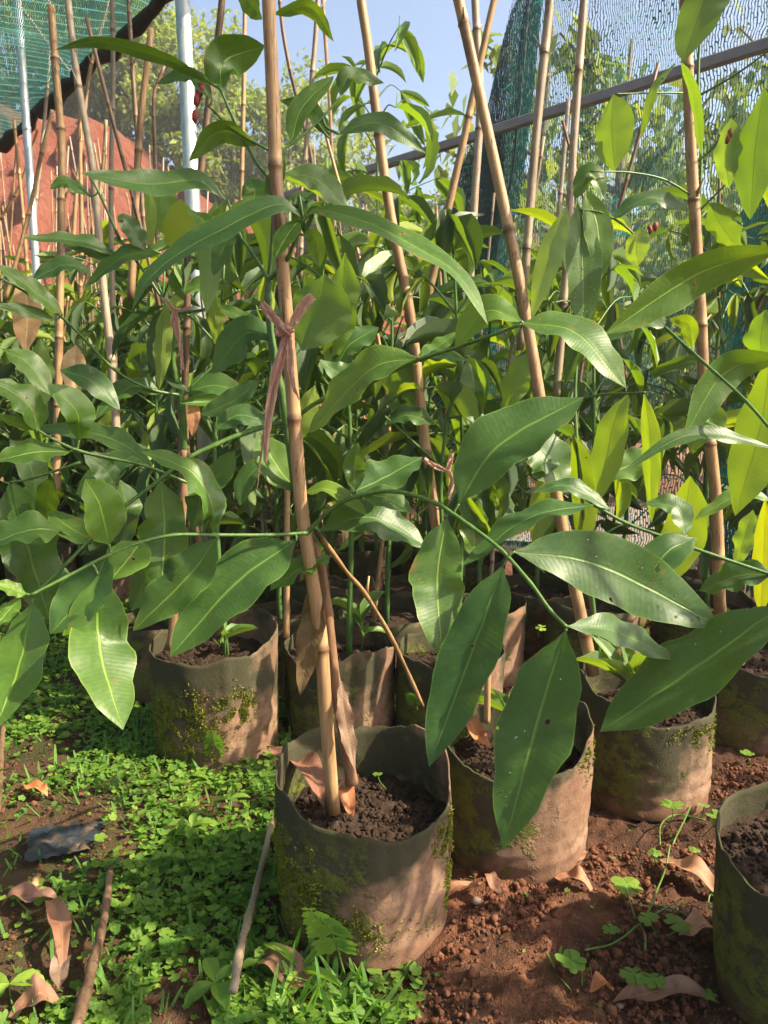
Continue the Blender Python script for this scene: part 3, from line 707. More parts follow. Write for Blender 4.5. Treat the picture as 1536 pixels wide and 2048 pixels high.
add_moss(BAG[6], wall6, [(235, .10, 10, .03), (265, .11, 9, .03), (215, .07, 12, .03), (300, .13, 8, .02), (250, .06, 20, .02)], 6, 7000)
add_moss(BAG[3], wall3, [(300, .16, 12, .012), (330, .14, 8, .02)], 7, 500)
add_moss(BAG[2], wall2, [(330, .2, 12, .02)], 8, 300)
# rows behind share three bag meshes
shared = []
for s in (21, 22, 23):
    wl, sm, pos, sz = bag_meshes(.135, [(k, .2 + random.uniform(-.02, .025)) for k in range(0, 360, 60)], .165, s, seg=28, crumbn=3, fine=False); shared.append((wl, sm))
spots = []
taken = [(b.location.x, b.location.y) for b in BAG.values()]
rg = random.Random(5)
for j in range(16):
    yb = 2.15 + j * .335
    for i in range(-12, 10):
        x = i * .31 + (j % 2) * .15 + rg.uniform(-.03, .03); y = yb + rg.uniform(-.03, .03) + i * .02
        if y < 2.95 and x < -.62: continue
        if x + y > 3.62 and x > -.35: continue
        if abs(x) > .56 * y + .25 or y > 5.4: continue
        if any((x - a) ** 2 + (y - b) ** 2 < .26 ** 2 for a, b in taken): continue
        taken.append((x, y)); spots.append((x, y))
# continued rows out of the frame on the right and right foreground shade the ground
for (x, y) in [(1.66, 1.45), (1.62, 1.95), (1.05, .66), (1.30, 2.2)]: spots.append((x, y)); taken.append((x, y))
for k, (x, y) in enumerate(spots):
    wl, sm = shared[k % 3]; root = empty('grow_bag', (x, y, 0)); root.rotation_euler = (0, 0, rg.choice([0, .3, -.3, .5]))
    tag(root, 'brown fabric grow bag in the crowded rows behind', 'grow bag', 'fabric grow bags crowded in the rows behind')
    link('bag_wall', wl, root); link('soil', sm, root)
# =================================================================== STAKES
def stake(pts, r0, r1, label, mat='bamboo', inter=.23, seed=0, nodes=True, stub=True, name='bamboo_stake', cat='bamboo stake', group=None, sides=10):
    "pts bottom to top in world; r0 bottom radius"
    rnd = random.Random(seed); c = resample(smooth(pts, 8), 80 if sides > 8 else 34); L = sum((b - a).length for a, b in zip(c, c[1:]))
    off = rnd.uniform(0, 1); prog = [0]
    for a, b in zip(c, c[1:]): prog.append(prog[-1] + (b - a).length)
    # insert rings at nodes
    S = list(np.linspace(0, L, 26 if sides > 8 else 14)); nodes_s = []
    s = (1 - off) * inter
    while s < L - .01: nodes_s += [s]; s += inter
    for q in nodes_s: S += [q - .006, q - .002, q, q + .002, q + .006]
    S = sorted(x for x in S if 0 <= x <= L)
    def at(s):
        for i in range(len(prog) - 1):
            if prog[i + 1] >= s: return c[i].lerp(c[i + 1], (s - prog[i]) / max(1e-9, prog[i + 1] - prog[i]))
        return c[-1]
    P_ = [at(s) for s in S]; rad = []
    for s in S:
        r = lerp(r0, r1, s / L); dn = min([abs(s - q) for q in nodes_s] + [9])
        rad.append(r * (1.16 if dn < .0005 else 1.10 if dn < .0025 else 1.0 if dn < .007 else 1 - .04 * math.sin(math.pi * ((s / inter + off) % 1))))
    V, Fc, U = tube_data(P_, rad, sides)
    U = [(U[i][0], S[i // sides] / inter + off) for i in range(len(U))]
    origin = P_[0]
    o = link(name, mesh(name, [v - origin for v in V], Fc, M[mat], U), None, origin); tag(o, label, cat, group)
    if stub:
        for q in nodes_s:
            if rnd.random() < (.5 if sides > 8 else .25):
                p = at(q); d = (at(min(L, q + .03)) - p).normalized(); az = rnd.uniform(0, 6.3); sd = Vector((math.cos(az), math.sin(az), 0)); ln = rnd.uniform(.008, .05)
                e = p + sd * (ln * .55 + r0 * .8) + d * ln
                me = tube_data([p + sd * r0 * .5, p.lerp(e, .5), e], [r1 * .38, r1 * .3, r1 * .14], 5)
                link('twig_stub', mesh('twig_stub', [v - origin for v in me[0]], me[1], M[mat], [(a, b + .3) for a, b in me[2]]), o, (0, 0, 0))
    return o
def stake_px(pix, z0, z1, w0, w1, label, mat='bamboo', **k):
    "pix listed from top to bottom; z1 depth at top, z0 at the bottom; widths in px"
    n = len(pix); pts = [P(a, b, lerp(z0, z1, (b - pix[-1][1]) / (pix[0][1] - pix[-1][1]))) for a, b in pix][::-1]
    return stake(pts, w0 / 2 / F * z0, w1 / 2 / F * z1, label, mat=mat, **k)
stake_px([(533, -130), (537, 0), (546, 200), (554, 400), (566, 540), (578, 700), (592, 880), (602, 1010), (618, 1120), (640, 1260), (650, 1400), (667, 1625)], 1.165, .98, 28, 28,
         'thick tan bamboo stake tied with pink ribbon in the front grow bag', seed=3, inter=.335, stub=False, sides=16)
stake_px([(712, -110), (722, 0), (736, 92), (776, 400), (822, 640), (850, 890), (872, 1050), (905, 1320)], 1.84, 1.7, 23, 19, 'long slim stake with a split node leaning left, tied low with pink tape', seed=5, inter=.36, sides=12)
stake_px([(880, -130), (917, 0), (1004, 395), (1050, 620), (1092, 870), (1130, 1080), (1187, 1350)], 1.6, 1.55, 25, 22, 'strongly leaning bamboo stake planted in the sunlit third grow bag', seed=6, inter=.42, sides=12)
stake_px([(1030, -140), (988, 0), (925, 290), (868, 540), (850, 620)], 2.4, 2.2, 18, 13, 'tan stake crossing behind the leaning one in front of the dark net edge', seed=7, inter=.34)
stake_px([(947, -140), (950, 0), (960, 200), (948, 420), (938, 600)], 2.5, 2.4, 16, 16, 'weathered stake beside the crossing one, along the dark net edge', 'grey_bamboo', seed=8, inter=.3)
stake_px([(1108, -130), (1100, 0), (1078, 210), (1058, 440), (1040, 700)], 2.1, 2.0, 17, 19, 'pale grey stake with a swollen ring in front of the net', 'grey_bamboo', seed=9, inter=.5)
stake_px([(1178, -130), (1168, 0), (1153, 200), (1140, 400), (1125, 640), (1112, 800)], 2.1, 2.0, 16, 17, 'smooth pale grey stake, next to the ringed one in front of the net', 'grey_bamboo', seed=10, inter=.6, stub=False)
stake_px([(1137, 198), (1122, 380), (1110, 500), (1100, 700)], 2.9, 2.9, 10, 9, 'thin double stake hooked over the steel rail', 'grey_bamboo', seed=11)
stake_px([(1366, -130), (1370, 0), (1376, 150), (1381, 290), (1390, 440), (1402, 640), (1410, 800), (1432, 1000), (1440, 1230)], 1.85, 1.6, 24, 22, 'upright stake standing in front of the net among hanging leaves', seed=12, inter=.27, sides=12)
LS = [([(102, 12), (112, 150), (123, 290), (122, 450), (118, 700), (112, 1010)], 16, 15, 'bamboo', 'forked topped stake under the net roof'),
      ([(130, -110), (136, 0), (155, 160), (180, 300), (192, 400), (205, 560), (225, 740), (235, 900)], 17, 13, 'grey_bamboo', 'long grey stake bending right, crossed by a side twig'),
      ([(-30, -60), (30, 0), (90, 80), (145, 150)], 6, 8, 'grey_bamboo', 'thin diagonal side twig reaching to the bent grey stake'),
      ([(235, -110), (218, 0), (180, 140), (166, 260), (150, 420), (140, 640)], 9, 7, 'bamboo', 'thin stake tilted right across the hem of the net roof'),
      ([(222, -110), (224, 0), (226, 160), (222, 430), (230, 760)], 11, 9, 'grey_bamboo', 'straight thin pale stake in front of the hill trees'),
      ([(252, -110), (257, 0), (264, 120), (272, 240), (290, 480)], 10, 8, 'dark_bamboo', 'thin brown stake crossing the hem of the net roof'),
      ([(302, 58), (296, 120), (284, 210), (275, 330), (262, 600)], 16, 13, 'bamboo', 'thick light stub with a rounded top before the hill trees'),
      ([(452, -110), (444, 0), (434, 90), (418, 200), (400, 360)], 14, 14, 'dark_bamboo', 'dark brown stake beside the thick galvanised pipe'),
      ([(490, -100), (489, 60), (487, 200), (484, 330), (480, 520)], 10, 8, 'bamboo', 'thin stake left of the main stake against the sky'),
      ([(556, -100), (562, 30), (578, 130), (600, 220), (625, 330), (640, 480), (650, 640)], 9, 8, 'dark_bamboo', 'thin bent brown stake just behind the main stake'),
      ([(638, -100), (634, 30), (622, 180), (606, 380), (600, 560)], 11, 10, 'grey_bamboo', 'grey stake leaning left behind the young leaves'),
      ([(640, -100), (648, 40), (660, 220), (670, 480), (680, 620)], 8, 8, 'bamboo', 'thin straight stake between the grey stake and the split one'),
      ([(330, 128), (318, 160), (308, 190), (310, 330), (318, 600)], 9, 7, 'dark_bamboo', 'short brown stake with a knobbed top below the hill trees'),
      ([(375, 500), (374, 640), (370, 760), (372, 900), (400, 1100)], 16, 14, 'dark_bamboo', 'dark mottled stake with ribbon tied beside a bent green stem'),
      ([(575, 955), (574, 1100), (573, 1275)], 13, 12, 'bamboo', 'short brown stake directly behind the main stake'),
      ([(980, 1240), (976, 1320), (974, 1445)], 14, 13, 'bamboo', 'short reddish stake in the second front bag'),
      ([(60, 620), (45, 420), (28, 240)][::-1], 8, 6, 'bamboo', 'thin stake at the far left before the red bank'),
      ([(75, 260), (40, 370), (0, 440)], 6, 5, 'bamboo', 'thin stake slanting left across the red bank'),
      ([(105, 220), (78, 330), (55, 440), (10, 600)], 9, 8, 'bamboo', 'tan stake slanting left beside the thin galvanised pipe'),
      ([(98, 0), (100, 100), (88, 250), (62, 500)], 8, 6, 'grey_bamboo', 'slim stake hanging behind the forked topped one'),
      ([(160, 220), (160, 300), (163, 460), (160, 620)], 9, 8, 'bamboo', 'short tan stake in front of the orange slope'),
      ([(212, 240), (208, 310), (195, 430), (190, 560)], 8, 7, 'bamboo', 'short pointed stake in the middle of the orange slope')]
for i, (pix, w0, w1, mt, lab) in enumerate(LS):
    z = min(4.2, .0185 * F / ((w0 + w1) / 2))
    if pix[-1][1] > 900: z = {15: 1.75, 13: 1.8}.get(i, 2.3 if i == 0 else 1.8)
    if i == 14: z = 1.85
    if i == 15: z = 1.40
    zz = z; pix2 = list(pix)
    stake_px(pix2, zz, zz * .97, w0, w1, lab, mat=mt, seed=30 + i, inter=.2 + .02 * (i % 5))
for i in range(46):          # thin stakes over the red bank and the crowd
    x0 = rg.uniform(-40, 340) if i < 36 else rg.uniform(400, 1000); yt = rg.uniform(250, 520) if i < 36 else rg.uniform(250, 480)
    z = rg.uniform(3.6, 5.4); b = P(x0, yt, z); lean = rg.uniform(-.38, .38); base = Vector((b.x + lean * rg.uniform(.5, 1), b.y + rg.uniform(-.1, .1), .17))
    if b.x + b.y > 3.5 and b.x > -.3: continue
    midp = base.lerp(b, .5) + Vector((rg.uniform(-.02, .02), 0, 0))
    stake([base, midp, b], .0062, .0045, 'thin weathered bamboo stake rising from the crowd of saplings', mat=rg.choice(['bamboo', 'grey_bamboo', 'bamboo']), seed=80 + i, group='thin bamboo stakes in the rows behind', sides=6, inter=.2)
# =================================================================== SAPLINGS
def leaf_matrix(pos, az, pitch, roll, L, Wd):
    X = Vector((math.cos(az) * math.cos(pitch), math.sin(az) * math.cos(pitch), math.sin(pitch)))
    Y0 = Vector((-math.sin(az), math.cos(az), 0)); Z0 = X.cross(Y0); Y = Y0 * math.cos(roll) + Z0 * math.sin(roll); Z = X.cross(Y)
    m = Matrix(((X.x * L, Y.x * Wd, Z.x * L, pos.x), (X.y * L, Y.y * Wd, Z.y * L, pos.y), (X.z * L, Y.z * Wd, Z.z * L, pos.z), (0, 0, 0, 1)))
    return m
def leaf_tint(rnd):
    k = rnd.random()
    if k < .13: return (2.2, 1.75, .8, 1)
    if k < .36: return (1.35, 1.3, 1.1, 1)
    v = rnd.uniform(.62, .95); return (v, v, v * rnd.uniform(1.0, 1.5), 1)
def sapling(x, y, h, seed, label, group=None, merged=False, z0=.17, low=.22, dens=1.0, lscale=1.0, spread=1.0, tint=None):
    rnd = random.Random(seed); root = empty('sapling', (x, y, z0)); tag(root, label, 'sapling', group)
    st = smooth([Vector((0, 0, -.02)), Vector((rnd.uniform(-.02, .02), rnd.uniform(-.02, .02), h * .5)), Vector((rnd.uniform(-.05, .05), rnd.uniform(-.05, .05), h))], 8)
    mb = MB(); mb.add(tube_data(st, lambda t: lerp(.008, .0028, t), 7)); LV = []
    def at(t): f = t * (len(st) - 1); i = min(len(st) - 2, int(f)); return st[i].lerp(st[i + 1], f - i)
    t = low; az0 = rnd.uniform(0, 3)
    while t < 1:
        p = at(t); az0 += math.pi / 2 + rnd.uniform(-.2, .2)
        for s in (0, math.pi):
            az = az0 + s + rnd.uniform(-.15, .15)
            ln = rnd.uniform(.10, .36) * spread * (1.15 - t * .75)
            d = Vector((math.cos(az), math.sin(az), rnd.uniform(.25, .9)))
            e = p + d.normalized() * ln; mid = p.lerp(e, .55) + Vector((0, 0, .02)); c = smooth([p, mid, e + Vector((0, 0, rnd.uniform(-.03, .02)))], 4)
            mb.add(tube_data(c, lambda q: lerp(.0035, .0018, q), 5, cap=False))
            nn = max(1, int(ln / .085))
            for k in range(nn):
                q = c[int((k + 1) / nn * (len(c) - 1))]
                for sg in (-1, 1):
                    LV.append((q, az + sg * rnd.uniform(.5, 1.3) * (1 if k < nn - 1 else .6), rnd.gauss(-.58, .5), rnd.gauss(0, .65)))
            if rnd.random() < .4: LV.append((e, az, rnd.gauss(-.3, .4), rnd.gauss(0, .3)))
        t += rnd.uniform(.085, .13) * (1.15 / h) / dens
    for s in range(4): LV.append((at(1), az0 + s * 1.57, rnd.uniform(-.3, .7), rnd.gauss(0, .3)))
    link('stem', mesh('stem', mb.V, mb.F, M['stem'], mb.U), root)
    if merged:
        n = len(LV); V0, F0, U0 = LDATA[seed % 14]; V0 = [(v[0], v[1] * .30, v[2]) for v in V0]
        pos = np.array([l[0][:] for l in LV]); Rm = rotmats(np.array([l[1] for l in LV]), np.array([l[2] for l in LV]), np.array([l[3] for l in LV]))
        sc = np.array([rnd.uniform(.13, .22) for _ in LV]) * lscale
        V, Fc, U = merge(V0, F0, U0, pos, Rm, sc); o = link('foliage', mesh('foliage', V, Fc, M['leaf'], U), root); tag(o, kind='stuff'); o.color = leaf_tint(rnd)
    else:
        for (q, az, pt, rl) in LV:
            o = link('leaf', LEAFS[rnd.randrange(14)], root); L = rnd.uniform(.085, .205) * lscale
            o.matrix_local = leaf_matrix(q, az, pt, rl, L, L * rnd.uniform(.52, .98)); o.color = tint or leaf_tint(rnd)
    return root
cnt = 0
for k, (x, y) in enumerate(spots):
    far = y > 4.3
    offr = (y < 2.2 and x > .85)
    h = rg.uniform(.85, 1.2) if y < 3.4 else rg.uniform(1.0, 1.35)
    if offr: h = rg.uniform(.9, 1.15)
    elif y > 2.6 and -.09 * y < x < .07 * y: h *= .78
    sapling(x, y, h, 400 + k, 'leafy sapling in the dense crowd behind', 'saplings in the dense crowd behind', merged=far, dens=1.35 if not far else 1.0)
    if rg.random() < .8:
        bx, by = x + rg.uniform(-.05, .05), y + rg.uniform(-.05, .05); hh = rg.uniform(1.2, 1.8)
        stake([Vector((bx, by, .15)), Vector((bx + rg.uniform(-.08, .08), by, hh * .5)), Vector((bx + rg.uniform(-.2, .2), by + rg.uniform(-.1, .1), hh))], .0068, .0048,
              'plain bamboo stake supporting a sapling in the crowd behind', mat=rg.choice(['bamboo', 'bamboo', 'grey_bamboo', 'dark_bamboo']), seed=500 + k, group='bamboo stakes of the crowded rows', sides=6, inter=.22)
# individual saplings in the nearer bags
for key, h, lab, sd, lw in [(8, 1.0, 'sapling in the plain brown bag in shade', 901, .3), (16, .95, 'sapling behind the moss covered bag', 902, .35), (9, 1.1, 'sapling in the tall seamed bag', 903, .3), (11, .95, 'sapling hidden behind the split topped stake', 904, .38), (6, .92, 'leafy sapling filling the space above the moss covered bag', 906, .48), (7, 1.05, 'leafy sapling in the crumpled bag behind the main stake', 907, .5)]:
    b = BAG[key].location; sapling(b.x + .02, b.y + .03, h, sd, lab, low=lw, dens=.8)
q = P(850, 800, 3.3); sapling(q.x, q.y, 1.42, 915, 'second pale sapling reaching above the crowd beside the net edge', low=.5, dens=1.1, lscale=.9, spread=.9, z0=.1, tint=(1.4, 1.4, 1.2, 1))
q = P(752, 800, 2.9); sapling(q.x + .0, q.y, 1.86, 905, 'tall pale sapling standing above the crowd against the sky', low=.58, dens=1.3, lscale=1.1, spread=1.35, z0=.1, tint=(1.5, 1.45, 1.2, 1))
b = BAG[3].location
def seedling(x, y, z, n, label, seed, L=.12, up=.9):
    rnd = random.Random(seed); root = empty('seedling', (x, y, z)); tag(root, label, 'seedling'); mb = MB()
    mb.add(tube_data([Vector((0, 0, -.01)), Vector((.004, 0, .05)), Vector((0, .003, .09))], [.0022, .002, .0014], 5)); mb.build('stem', M['brightstem'], root, loc=(0, 0, 0))
    for k in range(n):
        o = link('leaf', LEAFS[rnd.randrange(14)], root); l = L * rnd.uniform(.7, 1.15)
        o.matrix_local = leaf_matrix(Vector((0, 0, rnd.uniform(.03, .09))), k * 2.3 + rnd.uniform(-.3, .3), rnd.uniform(.2, up), rnd.gauss(0, .3), l, l); o.color = (1.5, 1.4, 1.3, 1)
    return root
seedling(b.x - .03, b.y + .01, .165, 8, 'pale leaved seedling in the sunlit third bag', 31, .13, 1.2)
b = BAG[6].location; seedling(b.x + .02, b.y + .0, .205, 6, 'thin leaved seedling in the moss covered bag', 32, .075)
b = BAG[7].location; seedling(b.x + .05, b.y + .04, .17, 5, 'seedling with arching grey leaves behind the main stake', 33, .10)
b = BAG[2].location; seedling(b.x - .0, b.y + .05, .14, 6, 'dark drooping seedling in the second front bag', 34, .11)
# =================================================================== HERO PLANTS (traced branches and leaves)
class Plant:
    def __init__(s, name, label, loc, cat='sapling'):
        s.root = empty(name, loc); tag(s.root, label, cat); s.br = []; s.mbs = {}; s.n = 0
    def branch(s, pix, z0, z1, r0, r1, mat='stem', world=None, part='branch'):
        if part == 'branch': r0 *= .78; r1 *= .72
        if world is None:
            n = len(pix); L = [0]
            for a, b_ in zip(pix, pix[1:]): L.append(L[-1] + math.hypot(a[0] - b_[0], a[1] - b_[1]))
            pts = [P(a[0], a[1], lerp(z0, z1, L[i] / L[-1])) for i, a in enumerate(pix)]
        else: pts = world
        c = smooth(pts, 8); n = len(c)
        ra = [lerp(r0, r1, i / (n - 1)) / F * lerp(z0, z1, i / (n - 1)) * (1 + .22 * (i % 8 == 0) + .08 * (i % 8 == 1)) for i in range(n)]
        mb = MB(); mb.add(tube_data(c, ra, 8)); o = mb.build(part, M[mat], s.root, c[0]); 
        for i, q in enumerate(c):
            s.br.append(q)
    def snap(s, px, py, z):
        best = None; bd = 60
        for q in s.br:
            v = q - Vector((0, 0, H)); dz = v.y * CP - v.z * SP; u = v.y * SP + v.z * CP
            ax = 768 + q.x / dz * F; ay = 1024 - u / dz * F; d = math.hypot(ax - px, ay - py)
            if d < bd: bd = d; best = (dz, q)
        return best
    def leaf(s, pix, wpx, dz=0.0, roll=25, z=None, mat='leaf', tint=None, fold=.22, wave=1.0, bow=0.0, back=False, drops=0, snap=True, seed=None, name='leaf', label=None, blunt=False):
        s.n += 1; seed = seed or (hash(tuple(pix)) & 1023) ; rnd = random.Random(str(pix)); sn = s.snap(*pix[0], z) if snap else None
        zb = sn[0] if sn and (z is None or abs(sn[0] - z) < .35) else (z or 1.0)
        L = [0]
        for a, b_ in zip(pix, pix[1:]): L.append(L[-1] + math.hypot(a[0] - b_[0], a[1] - b_[1]))
        pts = [P(a[0], a[1], zb + dz * L[i] / L[-1] + bow * math.sin(math.pi * L[i] / L[-1])) for i, a in enumerate(pix)]
        if mat == 'leaf' and rnd.random() < .3: mat = 'leafh'
        n, m = 20, 8; c = resample(smooth(pts, 8), n + 1); V = []; U = []; Fc = []
        ph = rnd.uniform(0, 6); ph2 = rnd.uniform(0, 6); cr = max(.42, abs(math.cos(R(min(abs(roll), 142))))); pet = .035
        asym = rnd.uniform(-.05, .05)
        for i in range(n + 1):
            t = i / n; p = c[i]; tg = (c[min(n, i + 1)] - c[max(0, i - 1)]).normalized(); vd = (p - Vector((0, 0, H))).normalized()
            S0 = tg.cross(vd).normalized(); N0 = S0.cross(tg)
            if N0.dot(-vd) < 0: N0 = -N0
            rr = R(roll) if abs(roll) <= 90 else R(142 if abs(roll) > 142 else abs(roll))
            Na = N0 * math.cos(rr) + S0 * math.sin(rr); Nb = N0 * math.cos(rr) - S0 * math.sin(rr)
            if abs(roll) > 90: N = Na if Na.dot(SD) > Nb.dot(SD) else Nb
            elif roll >= 0: N = Na if Na.z > Nb.z else Nb
            else: N = Na if Na.z < Nb.z else Nb
            if i == 0: ref = N
            elif ref.dot(N) < 0 and abs(ref.dot(N)) > .2: N = -N if False else (Na if Na.dot(ref) > Nb.dot(ref) else Nb)
            ref = N
            twist = .10 * math.sin(t * 5 + ph); S = tg.cross(N).normalized(); N = (N * math.cos(twist) + S * math.sin(twist)).normalized(); S = tg.cross(N).normalized()
            if back: N = -N; S = -S
            tt = (t - pet) / (1 - pet); hw = (halfw(tt) if t > pet else 0) * wpx / 2 / F * (zb + dz * t) / cr + .0014 * (1 - t)
            if blunt and t > .8: hw *= 1.25
            for k in range(m + 1):
                u = -1 + 2 * k / m
                e = 1 + wave * (.045 * math.sin(t * 21 + ph + 1.3 * (u > 0)) + .025 * math.sin(t * 47 + ph2 + 2 * (u > 0))) + asym * u
                lift = fold * abs(u) * hw - .3 * fold * hw * u * u + wave * hw * .16 * (u * u) * math.sin(t * 19 + ph2 + 2.2 * (u > 0)) + .0016 * mnoise.noise(Vector((t * 9, u * 2, ph * 9))) * (1 if hw > .005 else 0)
                V.append(p + S * (u * hw * e) + N * lift); U.append(((u + 1) / 2, t))
        for i in range(n):
            for k in range(m):
                a = i * (m + 1) + k; Fc.append((a, a + 1, a + m + 2, a + m + 1))
        # winding so the face normal follows N
        v0, v1, v2 = V[10 * 9 + 4], V[10 * 9 + 5], V[11 * 9 + 4]
        if (v1 - v0).cross(v2 - v0).dot(N) < 0: Fc = [f[::-1] for f in Fc]
        o = link(name, mesh(name, [v - c[0] for v in V], Fc, M[mat], U), s.root, c[0] - s.root.location)
        o.color = tint or (1, 1, 1, 1)
        if label: o['label'] = label
        if sn and .004 < (sn[1] - c[0]).length < .11:     # petiole to the branch
            a, b_ = sn[1], c[0]; mid = a.lerp(b_, .5) + (b_ - c[1]).normalized() * (a - b_).length * .2
            me = tube_data(smooth([a, mid, b_], 4), lambda t: .0018, 6)
            link('petiole', mesh('petiole', [v - c[0] for v in me[0]], me[1], M['brightstem'], me[2]), o)
        if drops:
            TV, TF = IV * np.array([1, 1, .5]), IF; ps = []; rs = np.random.RandomState(len(V) + s.n)
            for _ in range(drops):
                i = rs.randint(4, n - 2); k = rs.randint(1, m - 1); a = V[i * (m + 1) + k].lerp(V[(i + 1) * (m + 1) + k + 1], rs.rand()); ps.append((a + (Vector((0, 0, H)) - a).normalized() * .0006 - c[0])[:])
            nn = len(ps); tg = c[n // 2] - c[n // 2 - 1]
            Rm = rotmats(np.zeros(nn), np.zeros(nn), np.full(nn, 1.2)); V2, F2, U2 = merge(TV, TF, np.zeros((12, 2)), np.array(ps), Rm, rs.uniform(.0007, .002, nn))
            d_ = link('water_drops', mesh('water_drops', V2, F2, M['water']), o); tag(d_, kind='stuff')
        return o
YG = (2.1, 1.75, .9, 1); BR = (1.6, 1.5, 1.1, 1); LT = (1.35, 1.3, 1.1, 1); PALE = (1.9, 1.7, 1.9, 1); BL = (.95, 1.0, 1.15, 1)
# ---- main sapling
pm = Plant('sapling', 'large leaved sapling tied with pink ribbon to the thick front stake', G(703, 1562, .16))
pm.branch([(704, 1566), (690, 1480), (672, 1380), (655, 1230), (640, 1130), (615, 1065)], 1.21, 1.13, 12, 10, 'trunk', part='trunk')
pm.branch([(615, 1065), (590, 960), (578, 880), (562, 780), (546, 700), (536, 600), (538, 560)], 1.13, 1.07, 9, 7, 'stem', part='trunk')
pm.branch([(538, 560), (570, 525), (592, 475), (606, 437)], 1.07, 1.0, 6, 5)
pm.branch([(538, 560), (500, 500), (480, 470), (455, 400)], 1.07, 1.08, 5, 3.5)
pm.branch([(537, 560), (545, 470), (542, 372), (510, 320), (468, 240), (442, 180)], 1.08, 1.04, 5.5, 4)
pm.branch([(545, 305), (510, 285), (470, 262), (430, 225), (416, 212)], 1.05, 1.04, 4, 2.5)
pm.branch([(542, 340), (560, 306), (600, 275), (645, 235), (682, 192)], 1.06, 1.08, 4, 3)
pm.branch([(612, 1068), (660, 1020), (715, 992), (790, 983), (870, 1006), (940, 1052), (1002, 1100), (1060, 1165), (1100, 1220), (1133, 1254)], 1.10, .88, 6, 5, 'brightstem')
pm.branch([(615, 1066), (540, 1070), (430, 1070), (350, 1070), (280, 1085), (213, 1112), (130, 1155), (62, 1190)], 1.08, .92, 5, 4.5, 'brightstem')
pm.branch([(590, 838), (500, 862), (430, 890), (370, 920), (300, 975), (225, 1032), (140, 1120), (66, 1192)], 1.12, .98, 7, 4.5, 'brightstem')
pm.branch([(592, 835), (640, 802), (740, 765), (830, 722), (930, 690), (1045, 648)], 1.11, .95, 6, 4.5, 'brightstem')
pm.branch([(420, 985), (300, 935), (230, 918), (160, 902), (110, 880), (60, 850), (30, 825)], 1.10, .95, 4.5, 3.5, 'brightstem')
pm.branch([(160, 925), (70, 955), (20, 965)], 1.03, 1.05, 3.5, 3, 'brightstem')
L = pm.leaf
# lower left
L([(20, 962), (45, 1060), (98, 1240)], 105, .05, 35, 1.16, tint=BL, wave=1.2, drops=40)
L([(120, 1062), (60, 1060), (-30, 1092)], 58, -.06, 55, 1.0)
L([(322, 962), (330, 1070), (322, 1197)], 90, -.03, 15, .97, tint=LT, wave=1.5, fold=.3)
L([(427, 1064), (424, 1010), (395, 955), (340, 922), (283, 904)], 50, -.03, 50, 1.02, tint=LT)
L([(300, 925), (230, 880), (160, 862), (66, 856)], 42, .04, 50, 1.08)
L([(218, 1088), (200, 1010), (170, 958)], 84, -.05, 25, .99, wave=.4, tint=LT, blunt=True)
L([(197, 1082), (150, 1062), (96, 1022)], 52, .02, 35, 1.05, tint=LT, wave=.4)
L([(158, 880), (152, 820), (92, 767)], 55, -.04, 35, .98, tint=BR, wave=.5)
L([(76, 864), (56, 808), (-20, 758)], 50, -.03, 45, .98, tint=LT)
L([(140, 903), (70, 905), (-15, 925)], 38, -.06, 55, .98, tint=BR)
L([(66, 860), (20, 842), (-20, 826)], 16, -.02, 40, .97, tint=YG)
L([(168, 908), (205, 935), (236, 978)], 46, .03, 30, 1.05, tint=BL)
L([(105, 955), (95, 1010), (90, 1050)], 44, .06, 30, 1.12)
L([(64, 1206), (40, 1330), (-12, 1462)], 98, -.10, 40, .92, tint=BR, wave=.5)
L([(52, 1188), (20, 1176), (-20, 1166)], 26, -.03, 40, .92, tint=YG)
L([(40, 1196), (15, 1225), (-18, 1262)], 28, -.03, 40, .90, tint=BR)
L([(214, 1112), (180, 1180), (100, 1268)], 92, -.04, 35, .97, tint=BL, wave=.5)
L([(196, 1150), (200, 1300), (246, 1460)], 122, -.10, 30, 1.0, tint=LT, wave=.8)
L([(284, 1080), (262, 1112), (222, 1160)], 72, -.04, 35, .97, wave=.4, blunt=True, tint=BR)
L([(434, 1076), (380, 1150), (266, 1262)], 88, -.02, 35, 1.05, wave=.9)
L([(592, 1082), (480, 1160), (340, 1314)], 118, -.08, 40, 1.05, tint=BL, wave=.6)
L([(662, 1112), (615, 1128), (540, 1182)], 46, -.06, 50, 1.02, tint=BR, wave=1.4)
L([(600, 985), (560, 940), (518, 868)], 78, .04, 25, 1.14, tint=LT, wave=.4)
L([(596, 884), (608, 830), (630, 770)], 44, .02, -160, 1.08, tint=YG, wave=.5)
L([(609, 984), (660, 980), (733, 1030)], 32, -.05, 60, 1.04, tint=YG, wave=.3)
L([(712, 980), (708, 935), (716, 884)], 42, -.02, 20, 1.06, wave=.3)
L([(700, 986), (760, 960), (846, 914)], 66, .05, 45, 1.1, tint=BL)
L([(722, 990), (770, 995), (826, 1026)], 40, -.02, 45, 1.04, wave=.3)
L([(640, 1062), (740, 1035), (856, 1095)], 62, .03, 50, 1.12, tint=BL)
